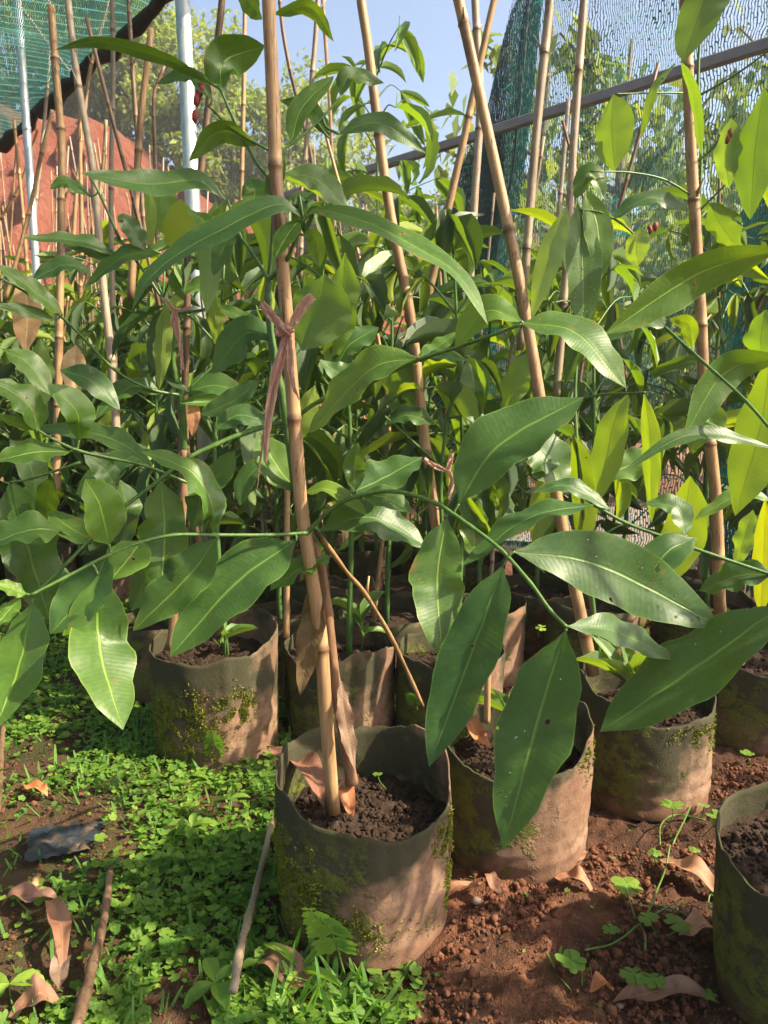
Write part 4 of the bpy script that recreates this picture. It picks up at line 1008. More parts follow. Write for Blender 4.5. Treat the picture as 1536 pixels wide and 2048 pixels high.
# centre and right
L([(893, 1037), (876, 1160), (886, 1324)], 98, -.05, 18, .98, wave=.9, tint=LT)
L([(1006, 1132), (950, 1290), (858, 1534)], 116, -.08, 30, .95, tint=BL, wave=.5)
L([(1131, 1262), (1080, 1430), (1006, 1702)], 138, -.09, 30, .89, wave=.7, drops=10)
L([(918, 1008), (1000, 890), (1168, 794)], 112, .03, 40, 1.0, tint=BL, wave=.6)
L([(1188, 1010), (1060, 1035), (925, 1132)], 42, -.04, 55, 1.0, tint=BL)
L([(1030, 1103), (1200, 1130), (1442, 1254)], 126, .03, 18, .97, drops=25, wave=.6, tint=(.85, .95, .9, 1))
L([(1140, 1253), (1230, 1262), (1350, 1318)], 52, .08, 40, .92, tint=BL)
# upper fan from the main sapling
L([(1043, 646), (1150, 665), (1252, 776)], 62, -.05, 50, .96, tint=LT, wave=.6)
L([(1042, 642), (970, 622), (910, 696)], 52, .03, 40, .98, tint=BR, wave=.4)
L([(835, 716), (740, 740), (618, 866)], 66, .05, 50, 1.06, tint=LT, wave=1.0)
L([(836, 720), (875, 695), (915, 664)], 30, .02, 40, 1.05, tint=LT)
L([(832, 722), (880, 712), (936, 722)], 20, -.02, 55, 1.05)
L([(606, 437), (640, 420), (740, 448), (860, 510), (925, 560), (976, 650)], 42, -.12, 55, 1.0, tint=LT, wave=.4)
L([(604, 435), (560, 408), (480, 440), (370, 500), (300, 555), (264, 622)], 44, -.10, 55, 1.0, tint=BL, wave=.4)
L([(604, 432), (596, 405), (628, 385)], 34, .02, 40, 1.02, wave=.4)
L([(600, 440), (575, 470), (548, 520)], 34, -.02, 40, 1.0, tint=LT, wave=.3)
L([(606, 470), (630, 475), (640, 535)], 34, .02, -20, 1.03, tint=PALE, wave=.3)
L([(452, 400), (400, 362), (300, 368), (160, 346)], 42, -.10, 50, 1.08, tint=BL, wave=.8)
L([(455, 400), (425, 445), (372, 418)], 26, .03, 40, 1.1, tint=PALE)
L([(420, 166), (330, 118), (200, 84), (108, 100)], 24, -.08, -30, 1.04, wave=.4)
L([(442, 178), (450, 120), (530, 92)], 78, .03, -20, 1.04, wave=.3, tint=LT)
L([(424, 200), (380, 150), (312, 168)], 28, .0, 40, 1.04)
L([(512, 290), (440, 262), (378, 322)], 40, .0, -25, 1.05, tint=LT, wave=.4)
L([(583, 285), (605, 215), (668, 152)], 42, .03, 30, 1.07, tint=LT, wave=.4)
L([(658, 276), (618, 218), (560, 200)], 30, .03, 30, 1.1, tint=BL)
L([(682, 192), (700, 152), (768, 166)], 32, .03, 40, 1.08)
L([(678, 268), (760, 246), (852, 306)], 36, .03, 35, 1.12, tint=BL)
L([(548, 28), (620, 16), (668, 84)], 26, .02, -30, 1.05, tint=LT)
L([(524, 38), (500, 5), (470, -30)], 34, .0, -30, 1.03)
L([(572, 346), (640, 362), (706, 436)], 42, .04, 40, 1.12, tint=LT)
L([(552, 300), (560, 330), (530, 420), (520, 440)], 30, .02, 25, 1.1, tint=LT)
L([(500, 420), (510, 385), (498, 355)], 52, .05, 20, 1.13, tint=LT, wave=.3)
L([(470, 458), (450, 490), (427, 552)], 36, .0, 30, 1.1, tint=BL)
L([(545, 680), (490, 668), (424, 748)], 60, .03, 45, 1.15, tint=BL, wave=.5)
L([(640, 720), (680, 745), (770, 740), (700, 760)][:3], 34, .0, 45, 1.15, tint=BL)
L([(598, 390), (600, 420), (590, 460)], 28, .01, 30, 1.03, tint=LT, wave=.2)
L([(650, 548), (640, 600), (604, 702)], 116, .02, -165, 1.28, snap=False, wave=.2, drops=30, tint=LT)
L([(690, 505), (682, 600), (655, 745)], 60, .02, -165, 1.3, snap=False, tint=BR, drops=10)
L([(672, 738), (700, 690), (758, 655)], 50, .03, 40, 1.3, snap=False, tint=BL)
# red buds
def bud(root, px, py, z, s=.009):
    p = P(px, py, z); V = IV * np.array([s * .7, s * .7, s * 1.3]) * np.random.RandomState(int(px)).uniform(.6, 1.2, (12, 1))
    link('dried_bud', mesh('dried_bud', V, IF, M['bud'], None, False), root, p - root.location)
for (a, b_) in [(398, 188), (393, 200), (390, 232), (402, 178)]: bud(pm.root, a, b_, 1.04, .0075)
# hanging dead leaves on the main stem
L([(640, 1145), (622, 1260), (600, 1392)], 50, -.02, 20, 1.13, mat='dead', tint=(.55, .62, .42, 1), snap=False, wave=1.5, label='olive brown withered hanging leaf')
L([(682, 1362), (690, 1440), (710, 1540)], 30, -.02, 15, 1.14, mat='dead', tint=(.9, 1.0, 1.05, 1), snap=False, wave=2.4, label='greyish wavy withered leaf')
# ---- left sapling, cut green stem tied to the dark stake
b = BAG[6].location
pl = Plant('sapling', 'sapling with a bent green stem tied by faded ribbon to the dark mottled stake', (b.x - .07, b.y, .2))
pl.branch([(342, 1300), (352, 1180), (366, 1000), (368, 900)], 1.74, 1.72, 9, 8, 'trunk', part='trunk')
pl.branch([(368, 900), (366, 850), (360, 790), (348, 740), (344, 690), (350, 630)], 1.72, 1.62, 8, 6.5, 'stem', part='trunk')
pl.branch([(358, 790), (300, 778), (230, 740), (130, 640), (60, 590), (-20, 545)], 1.66, 1.35, 4, 3)
pl.branch([(352, 628), (420, 615), (480, 580)], 1.64, 1.6, 4, 3)
pl.branch([(240, 480), (200, 390), (178, 350)], 1.6, 1.55, 3.5, 2.5)
pl.branch([(350, 640), (300, 560), (240, 480)], 1.64, 1.6, 4, 3.5)
pl.branch([(365, 790), (430, 730), (480, 700)], 1.68, 1.7, 4, 3)
L = pl.leaf
L([(327, 788), (260, 775), (188, 842)], 32, -.08, 50, 1.6)
L([(372, 786), (430, 770), (490, 790)], 46, .0, 40, 1.62, tint=BL, wave=.4)
L([(125, 628), (60, 575), (-10, 528)], 34, -.1, 40, 1.45, tint=LT)
L([(112, 640), (50, 622), (-20, 610)], 22, -.1, 35, 1.45)
L([(236, 510), (160, 482), (45, 476)], 24, -.1, 50, 1.55)
L([(182, 545), (130, 530), (62, 562)], 30, -.05, 50, 1.5, tint=BL)
L([(322, 508), (250, 512), (172, 572)], 32, -.05, 50, 1.5, tint=LT)
L([(290, 500), (250, 440), (236, 445)], 40, -.02, 30, 1.55, tint=BL)
L([(225, 530), (170, 492), (122, 492)], 30, -.02, 40, 1.55)
L([(178, 392), (130, 365), (100, 378)], 24, -.02, 40, 1.55, tint=LT)
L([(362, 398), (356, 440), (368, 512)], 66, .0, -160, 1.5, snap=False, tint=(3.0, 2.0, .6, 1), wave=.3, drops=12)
L([(330, 360), (320, 410), (332, 470)], 60, .0, -160, 1.55, snap=False, tint=BR, drops=12)
L([(432, 400), (420, 500), (413, 628)], 52, .0, -165, 1.5, snap=False, tint=PALE, wave=.3)
L([(295, 370), (300, 430), (302, 500)], 22, .0, -165, 1.5, snap=False, tint=YG, wave=.3)
L([(430, 590), (432, 650), (444, 712)], 30, .0, -160, 1.6, snap=False, tint=YG)
L([(332, 600), (325, 680), (318, 780)], 32, .0, -160, 1.62, snap=False, tint=YG, wave=.8)
L([(80, 678), (76, 750), (72, 842)], 50, .0, -160, 1.5, snap=False, tint=BR)
L([(45, 555), (55, 620), (50, 706)], 54, .0, 10, 1.5, mat='dead', tint=(1.9, 2.2, 1.8, 1), snap=False, wave=.4, label='tan withered hanging leaf')
L([(152, 690), (146, 740), (150, 796)], 46, .0, 10, 1.6, mat='dead', tint=(1.7, 2.0, 1.7, 1), snap=False, wave=.4, label='pale tan withered hanging leaf')
L([(386, 800), (388, 830), (384, 872)], 24, .0, 10, 1.6, mat='dead', tint=(1.5, 1.3, 1.0, 1), snap=False, wave=.4)
L([(420, 610), (500, 640), (520, 672)], 20, .0, 40, 1.55)
L([(415, 485), (470, 470), (465, 540)][:2] + [(380, 530)], 30, .0, 30, 1.6)
L([(460, 572), (400, 570), (350, 590)], 26, .0, 50, 1.5, tint=LT)
for (pp, ww, zz, tt) in [([(300, 900), (230, 930), (150, 990)], 46, 1.35, BL), ([(380, 930), (400, 990), (385, 1060)], 50, 1.4, BL), ([(20, 880), (60, 930), (75, 1010)], 54, 1.3, BL), ([(240, 960), (255, 1030), (235, 1100)], 52, 1.35, (.8, .8, .9, 1)),
                         ([(470, 900), (440, 950), (380, 985)], 44, 1.4, LT), ([(480, 1010), (500, 950), (550, 915)], 40, 1.4, BL), ([(120, 740), (180, 760), (240, 820)], 44, 1.4, BL), ([(10, 700), (60, 730), (100, 790)], 48, 1.35, LT),
                         ([(430, 860), (480, 830), (550, 850)], 42, 1.35, BL), ([(300, 1100), (290, 1160), (262, 1222)], 48, 1.25, BL), ([(520, 760), (470, 800), (400, 830)], 42, 1.4, (.8, .85, .9, 1)), ([(20, 1070), (80, 1130), (150, 1170)], 60, 1.2, BL)]:
    L(pp, ww, .02, 35, zz, snap=False, tint=tt, wave=.5)
# ---- sapling by the split stake
b = BAG[11].location
pc = Plant('sapling', 'green stemmed sapling tied low with pink tape to the slim leaning stake', (b.x + .03, b.y, .16))
pc.branch([(905, 1300), (890, 1150), (882, 1010), (884, 930), (897, 830), (925, 720)], 1.83, 1.75, 6, 4.5)
pc.branch([(882, 935), (850, 905), (800, 860), (770, 833)], 1.8, 1.7, 3.5, 3)
pc.branch([(884, 928), (920, 915), (955, 905)], 1.78, 1.7, 4, 3)
pc.branch([(897, 836), (950, 830), (1010, 845)], 1.76, 1.7, 3.5, 3)
L = pc.leaf
L([(938, 712), (948, 770), (945, 850)], 56, .0, 20, 1.7, tint=LT, wave=.3)
L([(770, 700), (800, 760), (810, 850)], 80, .02, -160, 1.8, snap=False, tint=(1, 1, 1, 1))
L([(770, 850), (815, 830), (872, 850)], 32, -.02, 50, 1.65)
L([(1010, 845), (960, 850), (930, 835)], 36, .0, 45, 1.65, tint=BL)
L([(955, 1000), (948, 1050), (950, 1120)], 56, .0, 20, 1.75, snap=False, tint=BR)
L([(1180, 1130), (1120, 930), (1030, 900)][1:], 60, .0, 45, 1.5, snap=False, tint=BL)
L([(1030, 880), (1080, 900), (1130, 985)], 80, .0, 40, 1.5, snap=False, tint=BL)
# ---- sapling in the third bag with hanging backlit leaves
b = BAG[3].location
pr = Plant('sapling', 'sapling with hanging backlit yellow green leaves beside the strongly leaning stake', (b.x + .05, b.y + .06, .16))
pr.branch([(1200, 1330), (1180, 1150), (1160, 950), (1150, 800), (1160, 620), (1165, 420)], 1.62, 1.6, 6, 3.5)
pr.branch([(1155, 800), (1200, 790), (1290, 785)], 1.55, 1.4, 3.5, 3)
pr.branch([(1160, 420), (1200, 425), (1240, 445), (1270, 470)], 1.6, 1.6, 3, 3)
L = pr.leaf
L([(1256, 788), (1225, 850), (1198, 1002)], 60, .0, -165, 1.4, tint=YG, wave=.4)
L([(1288, 788), (1300, 880), (1303, 1046)], 36, .0, -165, 1.4, tint=YG, wave=.6)
L([(1146, 868), (1168, 980), (1164, 1104)], 52, .0, -165, 1.42, tint=YG, wave=.4)
L([(1138, 874), (1100, 960), (1066, 1090)], 62, .0, -160, 1.45, tint=YG, wave=.4)
L([(1380, 952), (1365, 1050), (1338, 1168)], 84, .0, -165, 1.4, snap=False, tint=YG, wave=.3)
L([(1156, 406), (1166, 530), (1166, 666)], 70, .0, 15, 1.5, tint=LT, drops=60, wave=.4)
L([(1134, 412), (1102, 500), (1062, 640)], 46, .0, -160, 1.55, snap=False, tint=PALE, wave=.3)
L([(1172, 380), (1195, 450), (1206, 556)], 56, .0, 15, 1.6, snap=False, tint=BR, wave=.3)
L([(1218, 440), (1300, 396), (1384, 424)], 30, .0, 50, 1.55, tint=BL)
L([(1284, 455), (1272, 490), (1276, 532)], 50, .0, -165, 1.55, snap=False, tint=PALE, wave=.3)
L([(1226, 188), (1222, 260), (1230, 342)], 74, .0, -165, 1.5, snap=False, tint=LT, wave=.3)
L([(1350, 126), (1305, 180), (1282, 280)], 16, .0, -120, 1.5, snap=False, tint=YG, wave=.3)
L([(1362, 124), (1388, 200), (1402, 310)], 24, .0, -120, 1.5, snap=False, tint=LT, wave=.3)
L([(1190, 620), (1160, 690), (1130, 770)], 34, .0, 40, 1.6, tint=BL)
L([(1060, 700), (1030, 760), (1010, 840)], 50, .0, -160, 1.7, snap=False, tint=BR)
L([(1150, 400), (1180, 345), (1205, 395)][:2] + [(1210, 400)], 36, .0, 30, 1.62, snap=False, tint=LT)
# ---- right sapling by the upright stake
b = BAG[4].location
ps = Plant('sapling', 'sapling with long arching leaves beside the upright stake at the net', (b.x - .06, b.y, .16))
ps.branch([(1450, 1240), (1430, 1000), (1412, 800), (1402, 600), (1398, 450), (1402, 300), (1396, 180), (1400, 60)], 1.85, 1.7, 6, 4, 'stem')
ps.branch([(1400, 190), (1470, 150), (1560, 85)], 1.7, 1.6, 3, 2.5)
ps.branch([(1397, 322), (1430, 290), (1475, 225)], 1.7, 1.6, 3, 2.5)
ps.branch([(1397, 400), (1330, 360), (1260, 345), (1180, 343)], 1.7, 1.6, 3, 2)
ps.branch([(1365, 186), (1310, 186), (1228, 188)], 1.55, 1.5, 2.5, 2)
ps.branch([(1330, 655), (1380, 700), (1430, 745), (1490, 800), (1560, 880)], 1.2, 1.0, 4.5, 4.5)
ps.branch([(1130, 965), (1190, 1010), (1250, 1045), (1330, 1075), (1420, 1108), (1560, 1155)], 1.05, 1.0, 4.5, 5, 'stem')
ps.branch([(1400, 420), (1440, 380), (1470, 350)], 1.72, 1.65, 3, 2)
L = ps.leaf
L([(1562, 498), (1400, 545), (1208, 670)], 78, -.03, -35, 1.05, snap=False, tint=BR, wave=.5)
L([(1562, 716), (1450, 745), (1366, 880)], 62, .0, -35, 1.15, snap=False, wave=.4, tint=LT)
L([(1540, 712), (1520, 850), (1470, 1032)], 96, .0, -160, 1.2, snap=False, tint=YG, wave=.4, label='backlit yellow green leaf with a brown tip')
L([(1545, 895), (1390, 868), (1250, 938)], 26, -.03, 45, 1.1, snap=False)
L([(1390, 1076), (1330, 1110), (1258, 1212)], 72, -.05, 35, 1.0, tint=BL, wave=.4)
L([(1372, 1070), (1352, 1015), (1290, 1006)], 40, .02, 40, 1.02, tint=BL)
L([(1219, 1018), (1140, 972), (1062, 986)], 26, .0, 50, 1.05, tint=BL)
L([(1572, 1205), (1400, 1330), (1200, 1464)], 128, .02, 45, .92, wave=.5, snap=False, tint=BL, drops=8)
L([(1545, 1150), (1480, 1150), (1398, 1182)], 54, .05, 45, 1.08, tint=BL)
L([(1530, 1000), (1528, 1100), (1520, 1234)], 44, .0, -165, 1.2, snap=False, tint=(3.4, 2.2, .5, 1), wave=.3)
L([(1506, 1020), (1490, 1070), (1472, 1136)], 38, .0, -160, 1.4, snap=False, tint=PALE, drops=14)
L([(1545, 1000), (1480, 990), (1388, 1040)], 26, .0, 50, 1.3, snap=False, tint=BR)
L([(1384, 696), (1376, 648), (1338, 638)], 30, .0, -30, 1.2, snap=False, tint=YG, wave=.3)
L([(1330, 655), (1280, 645), (1205, 690)], 28, .0, 50, 1.22, tint=BL)
L([(1432, -60), (1400, 20), (1366, 122)], 84, .0, -160, 1.5, snap=False, wave=.3)
L([(1528, 175), (1510, 290), (1500, 440)], 72, .0, -165, 1.55, snap=False, tint=LT, wave=.4)
L([(1462, 236), (1450, 300), (1458, 378)], 48, .0, -165, 1.6, snap=False, tint=PALE)
L([(1420, 405), (1440, 450), (1480, 502)], 54, .0, -150, 1.6, snap=False, tint=(1, 1, .9, 1))
L([(1530, 300), (1535, 340), (1540, 420)], 30, .0, -150, 1.6, snap=False, tint=YG)
L([(1530, 620), (1520, 680), (1530, 745)], 60, .0, -160, 1.3, snap=False, tint=BR)
L([(1440, 880), (1415, 835), (1400, 930)][:2] + [(1380, 905)], 60, .0, 20, 1.5, snap=False, tint=PALE)
L([(1310, 905), (1250, 935), (1190, 950)], 60, .0, 40, 1.5, snap=False, tint=PALE)
for (a, b_) in [(1460, 268), (1455, 280)]: bud(ps.root, a, b_, 1.58)
for (a, b_) in [(1310, 452), (1300, 460)]: bud(pr.root, a, b_, 1.55)
# =================================================================== RIBBON TIES
def strip(mb, pts, wd, seed=0):
    c = resample(smooth(pts, 6), 26); rnd = random.Random(seed); n = len(c); b0 = len(mb.V)
    for i, p in enumerate(c):
        t = i / (n - 1); tg = (c[min(n - 1, i + 1)] - c[max(0, i - 1)]).normalized(); vd = (p - Vector((0, 0, H))).normalized(); S = tg.cross(vd).normalized(); N = S.cross(tg)
        w_ = np.interp(t, np.linspace(0, 1, len(wd)), wd)
        for k in range(5):
            u = -1 + k / 2; mb.V.append(p + S * u * w_ / 2 + N * (.40 * w_ * math.cos(u * 4 + seed + t * 7) + rnd.uniform(-.0011, .0011)) + S * rnd.uniform(-.0007, .0007)); mb.U.append(((u + 1) / 2, t * 3))
    for i in range(n - 1):
        for k in range(4): a = b0 + i * 5 + k; mb.F.append((a, a + 1, a + 6, a + 5))
def px_pts(l, z): return [P(a, b_, z + (c[0] if c else 0)) for a, b_, *c in l]
mb = MB(); z = 1.005
strip(mb, px_pts([(576, 664), (590, 640), (606, 612), (626, 592)], z), [.006, .012, .014, .012], 1)
strip(mb, px_pts([(576, 662), (556, 645), (538, 625), (522, 606)], z), [.006, .011, .012, .010], 2)
strip(mb, px_pts([(573, 668), (562, 710), (548, 770), (536, 850), (532, 930)], z), [.008, .014, .012, .008, .002], 3)
strip(mb, px_pts([(573, 668), (560, 720), (542, 800), (524, 900), (514, 978)], z + .004), [.006, .008, .005, .003, .001], 4)
strip(mb, px_pts([(577, 668), (580, 710), (584, 760), (598, 800)], z), [.006, .009, .007, .002], 5)
o = mb.build('tails', M['ribbon'], None, P(575, 662, z)); root = empty('ribbon_tie', P(575, 662, z)); tag(root, 'bright pink plastic ribbon knotted round the thick front stake', 'ribbon')
o.parent = root; o.location = (0, 0, 0)
mb = MB(); kn = [P(566 + 12 * math.cos(a) * 1.0, 662 + 6 * math.sin(2 * a), z + .004 * math.sin(a * 3)) for a in np.linspace(0, 6.28, 18)]
mb.add(tube_data(kn, lambda t: .0042, 6)); strip(mb, px_pts([(556, 655, .0), (566, 660, -.004), (577, 664, -.004), (584, 668, 0)], z - .003), [.008, .010, .009], 6); kk = mb.build('knot', M['ribbon'], root, P(575, 662, z))
def small_tie(pix, z, wd, lab, seed):
    root = empty('ribbon_tie', P(*pix[0][0], z)); tag(root, lab, 'ribbon'); mb = MB()
    for i, l in enumerate(pix): strip(mb, [P(a, b_, z) for a, b_ in l], wd, seed + i)
    mb.build('tails', M['ribbon'], root, P(*pix[0][0], z))
small_tie([[(322, 595), (336, 606), (350, 620), (382, 616)], [(350, 618), (345, 640), (352, 665), (360, 690)], [(350, 618), (356, 650), (366, 740)]], 1.58, [.006, .010, .005], 'faded pink ribbon tying the bent green stem to the dark stake', 11)
small_tie([[(848, 918), (862, 928), (880, 936), (896, 942)], [(896, 942), (900, 925), (906, 905)], [(896, 942), (904, 960), (898, 1000)]], 1.68, [.010, .012, .006], 'pink tape tying the sapling low on the slim leaning stake', 15)
# leaning dry branch
root = empty('dry_branch', P(845, 1412, 1.5)); tag(root, 'thin dry branch leaning from the main stem down behind the front bag', 'dry branch'); mb = MB()
mb.add(tube_data(smooth([P(636, 1066, 1.12), P(690, 1140, 1.25), P(735, 1195, 1.35), P(790, 1290, 1.45), P(845, 1412, 1.55)], 8), lambda t: .0032 + .0014 * abs(math.sin(t * 12)), 8))
mb.build('stick', M['bamboo'], root, P(636, 1066, 1.12)); mb = MB(); mb.add(tube_data([P(735, 1195, 1.35), P(735, 1175, 1.34), P(738, 1152, 1.34)], [.003, .0026, .0018], 6)); mb.build('twig', M['bamboo'], root, P(735, 1195, 1.35))
# =================================================================== GROUND DETAIL
from mathutils.bvhtree import BVHTree
bagc = [(b_[0], b_[1]) for b_ in taken]
def in_bag(x, y, m=.135): return any((x - a) ** 2 + (y - b_) ** 2 < m * m for a, b_ in bagc)
rs = np.random.RandomState(11)
# clods on the bare red soil
cp = []; cs = []
while len(cp) < 26000:
    x = rs.uniform(-.25, 1.6) if rs.rand() < .8 else rs.uniform(-1.2, 0); y = rs.uniform(.78, 3.0) ** 1.0
    if rs.rand() < .5: y = rs.uniform(.78, 1.6)
    if in_bag(x, y, .136): continue
    d = mnoise.noise(Vector((x * 7, y * 7, 2.2)))
    if rs.rand() > .35 + d * 1.5: continue
    cp.append((x, y)); cs.append((rs.gamma(1.6, .0013) + .0010) * (1 if x > -.05 else .7))
cp = np.array(cp); cz = gheight(cp[:, 0], cp[:, 1]); cs = np.minimum(np.array(cs), .011)
o = crumbs('soil_clods', np.column_stack([cp, cz + cs * .35]), cs, M['clod'], None, 5); tag(o, 'crumbly red brown clods scattered over the bare soil', 'soil', kind='stuff')
n = 34000; gp = np.column_stack([rs.uniform(-.3, 1.1, n), .80 + 1.5 * rs.rand(n) ** 1.4]); keep = np.ones(n, bool)
for (a, b_) in bagc[:16]: keep &= (gp[:, 0] - a) ** 2 + (gp[:, 1] - b_) ** 2 > .136 ** 2
gp = gp[keep]; gp = gp[fbm(gp[:, 0] * 9, gp[:, 1] * 9, 77) > .42]; n = len(gp)
OV = np.array([(1, 0, 0), (-1, 0, 0), (0, 1, 0), (0, -1, 0), (0, 0, 1), (0, 0, -1)], float); OF = np.array([(0, 2, 4), (2, 1, 4), (1, 3, 4), (3, 0, 4), (2, 0, 5), (1, 2, 5), (3, 1, 5), (0, 3, 5)])
gs = rs.uniform(.0007, .0024, n); V, Fc, U = merge(OV, OF, np.zeros((6, 2)), np.column_stack([gp, gheight(gp[:, 0], gp[:, 1]) + gs * .4]), rotmats(rs.uniform(0, 6, n), rs.uniform(-1.5, 1.5, n), rs.uniform(0, 6, n)), gs[:, None] * rs.uniform(.5, 1.4, (n, 3)))
o = link('soil_grit', mesh('soil_grit', V, Fc, M['clod'], None, False)); tag(o, 'fine reddish grit sprinkled over the bare soil', 'soil', kind='stuff')
# round leaved ground cover
nv = 15; TV = [(0.12, 0, 0)]; TU = [(.5, .3)]
for k in range(nv):
    a = 2 * math.pi * (k + .5) / nv; r_ = (1 + .10 * math.cos(5 * a)) * (.55 if abs(((a + math.pi) % (2 * math.pi)) - math.pi) > 3.0 - .15 and False else 1)
    if k in (7,): r_ = .45
    TV.append((r_ * math.cos(a) * .5, r_ * math.sin(a) * .5, .06 + .03 * math.cos(5 * a))); TU.append((.5 + .42 * math.sin(a), .5 + .4 * math.cos(a)))
TF = np.array([(0, 1 + k, 1 + (k + 1) % nv) for k in range(nv)])
def cover_density(x, y):
    d = .0
    edge = -.14 + .05 * mnoise.noise(Vector((x * 3, y * 3, 0))) + max(0, (y - 1.55)) * -.22
    if x < edge: d = 1
    elif y < 1.05 and x < .05: d = .5
    elif x < edge + .12: d = .45
    e1 = ((x + .66) / .22) ** 2 + ((y - 1.30) / .16) ** 2; e2 = ((x + .50) / .13) ** 2 + ((y - .99) / .11) ** 2; e3 = ((x + .27) / .05) ** 2 + ((y - .90) / .10) ** 2
    e4 = ((x + .78) / .12) ** 2 + ((y - 1.62) / .10) ** 2
    for e in (e1, e2, e3, e4):
        if e < 1.3: d *= .06 if e < .8 else .4
    n = mnoise.noise(Vector((x * 6, y * 6, 5))); d *= min(1, max(.22, .95 + n * 1.5))
    return d
cp = []
tries = 0
while len(cp) < 26000 and tries < 400000:
    tries += 1
    y = .80 + 3.4 * rs.rand() ** 1.9; x = rs.uniform(-1.9, .35)
    if x < -.62 * y - .1 or in_bag(x, y, .142): continue
    if rs.rand() < cover_density(x, y): cp.append((x, y))
for _ in range(160):
    x, y = rs.uniform(0, .9), rs.uniform(.8, 1.7)
    if not in_bag(x, y, .14): cp.append((x, y))
cp = np.array(cp); n = len(cp); cz = gheight(cp[:, 0], cp[:, 1]); lift = rs.uniform(.003, .024, n)
sz = .006 + .012 * rs.rand(n) ** 1.4 + .006 * (rs.rand(n) < .06); sz[-160:] *= .45; lift[-160:] *= .3
Rm = rotmats(rs.uniform(0, 6.3, n), rs.normal(-.05, .28, n), rs.normal(0, .3, n))
V, Fc, U = merge(TV, TF, TU, np.column_stack([cp, cz + lift]), Rm, sz)
tint = np.repeat(np.clip(rs.normal(.40, .30, n), 0, 1.3), nv + 1)
o = link('ground_cover', mesh('ground_cover', V, Fc, M['small_leaf'], U, False, tint)); tag(o, 'low carpet of small round scalloped green leaves on the left', 'ground cover', kind='stuff')
# grass blades
def blades(name, label, centres, per, h, seed, spread=.03, wdt=.0022):
    rs = np.random.RandomState(seed); n = len(centres) * per; c = np.repeat(np.array(centres), per, 0) + rs.normal(0, spread, (n, 2)); k = 6
    TV = []; TU = []
    for i in range(k + 1):
        t = i / k; a = t * 1.5; x = math.sin(a) * .55; z = t * .85 - t ** 3 * .30; w_ = (1 - t ** 2.2) * .5
        TV += [(x, -w_, z), (x, w_, z)]; TU += [(0.1, t), (.9, t)]
    TF = np.array([(2 * i, 2 * i + 1, 2 * i + 3, 2 * i + 2) for i in range(k)])
    az = rs.uniform(0, 6.3, n); Rm = rotmats(az, rs.normal(.0, .22, n), rs.normal(0, .15, n)); s = rs.uniform(.5, 1.2, n) * h
    sc = np.column_stack([s * rs.uniform(.5, 1.2, n), np.full(n, wdt * 2) * rs.uniform(.6, 1.4, n), s])
    V, Fc, U = merge(TV, TF, TU, np.column_stack([c, gheight(c[:, 0], c[:, 1])]), Rm, sc)
    o = link(name, mesh(name, V, Fc, M['grass'], U, True, np.repeat(np.clip(rs.normal(.5, .25, n), 0, 1), len(TV)))); tag(o, label, 'grass', kind='stuff')
cg = []
while len(cg) < 620:
    y = .8 + 2.6 * rs.rand() ** 1.6; x = rs.uniform(-1.5, .1)
    if x < -.62 * y or in_bag(x, y, .14): continue
    if rs.rand() < cover_density(x, y) * .9 + .05: cg.append((x, y))
blades('grass', 'thin grass blades growing through the round leaved carpet', cg, 5, .05, 3)
def tuft(px, py, per, h, lab, sd, spread=.02, wd=.0026):
    g = G(px, py, 0); blades('grass_tuft', lab, [(g.x, g.y)], per, h, sd, spread, wd)
    o = bpy.data.objects[-1] if False else [q for q in COL.objects if q.name.startswith('grass_tuft')][-1]
    tag(o, lab, 'grass tuft', 'grass tufts'); del o['kind']
tuft(640, 1965, 46, .105, 'broad bladed grass tuft in front of the main grow bag', 41, .035, .0036)
tuft(770, 1990, 28, .08, 'grass tuft at the lower edge right of the main bag foot', 42, .03, .003)
tuft(560, 2010, 12, .06, 'small grass tuft by the grey stick end', 43, .02, .003)
tuft(470, 1850, 12, .05, 'grass tuft in the middle of the leafy carpet', 44, .03, .002)
tuft(300, 1480, 46, .10, 'fine grass tuft left of the moss covered bag', 45, .05, .0016)
tuft(215, 1960, 8, .10, 'upright grass blades beside the withered leaf at lower left', 46, .015, .003)
tuft(1170, 1950, 14, .035, 'tiny grass tuft in the bare red soil', 47, .025, .0016)
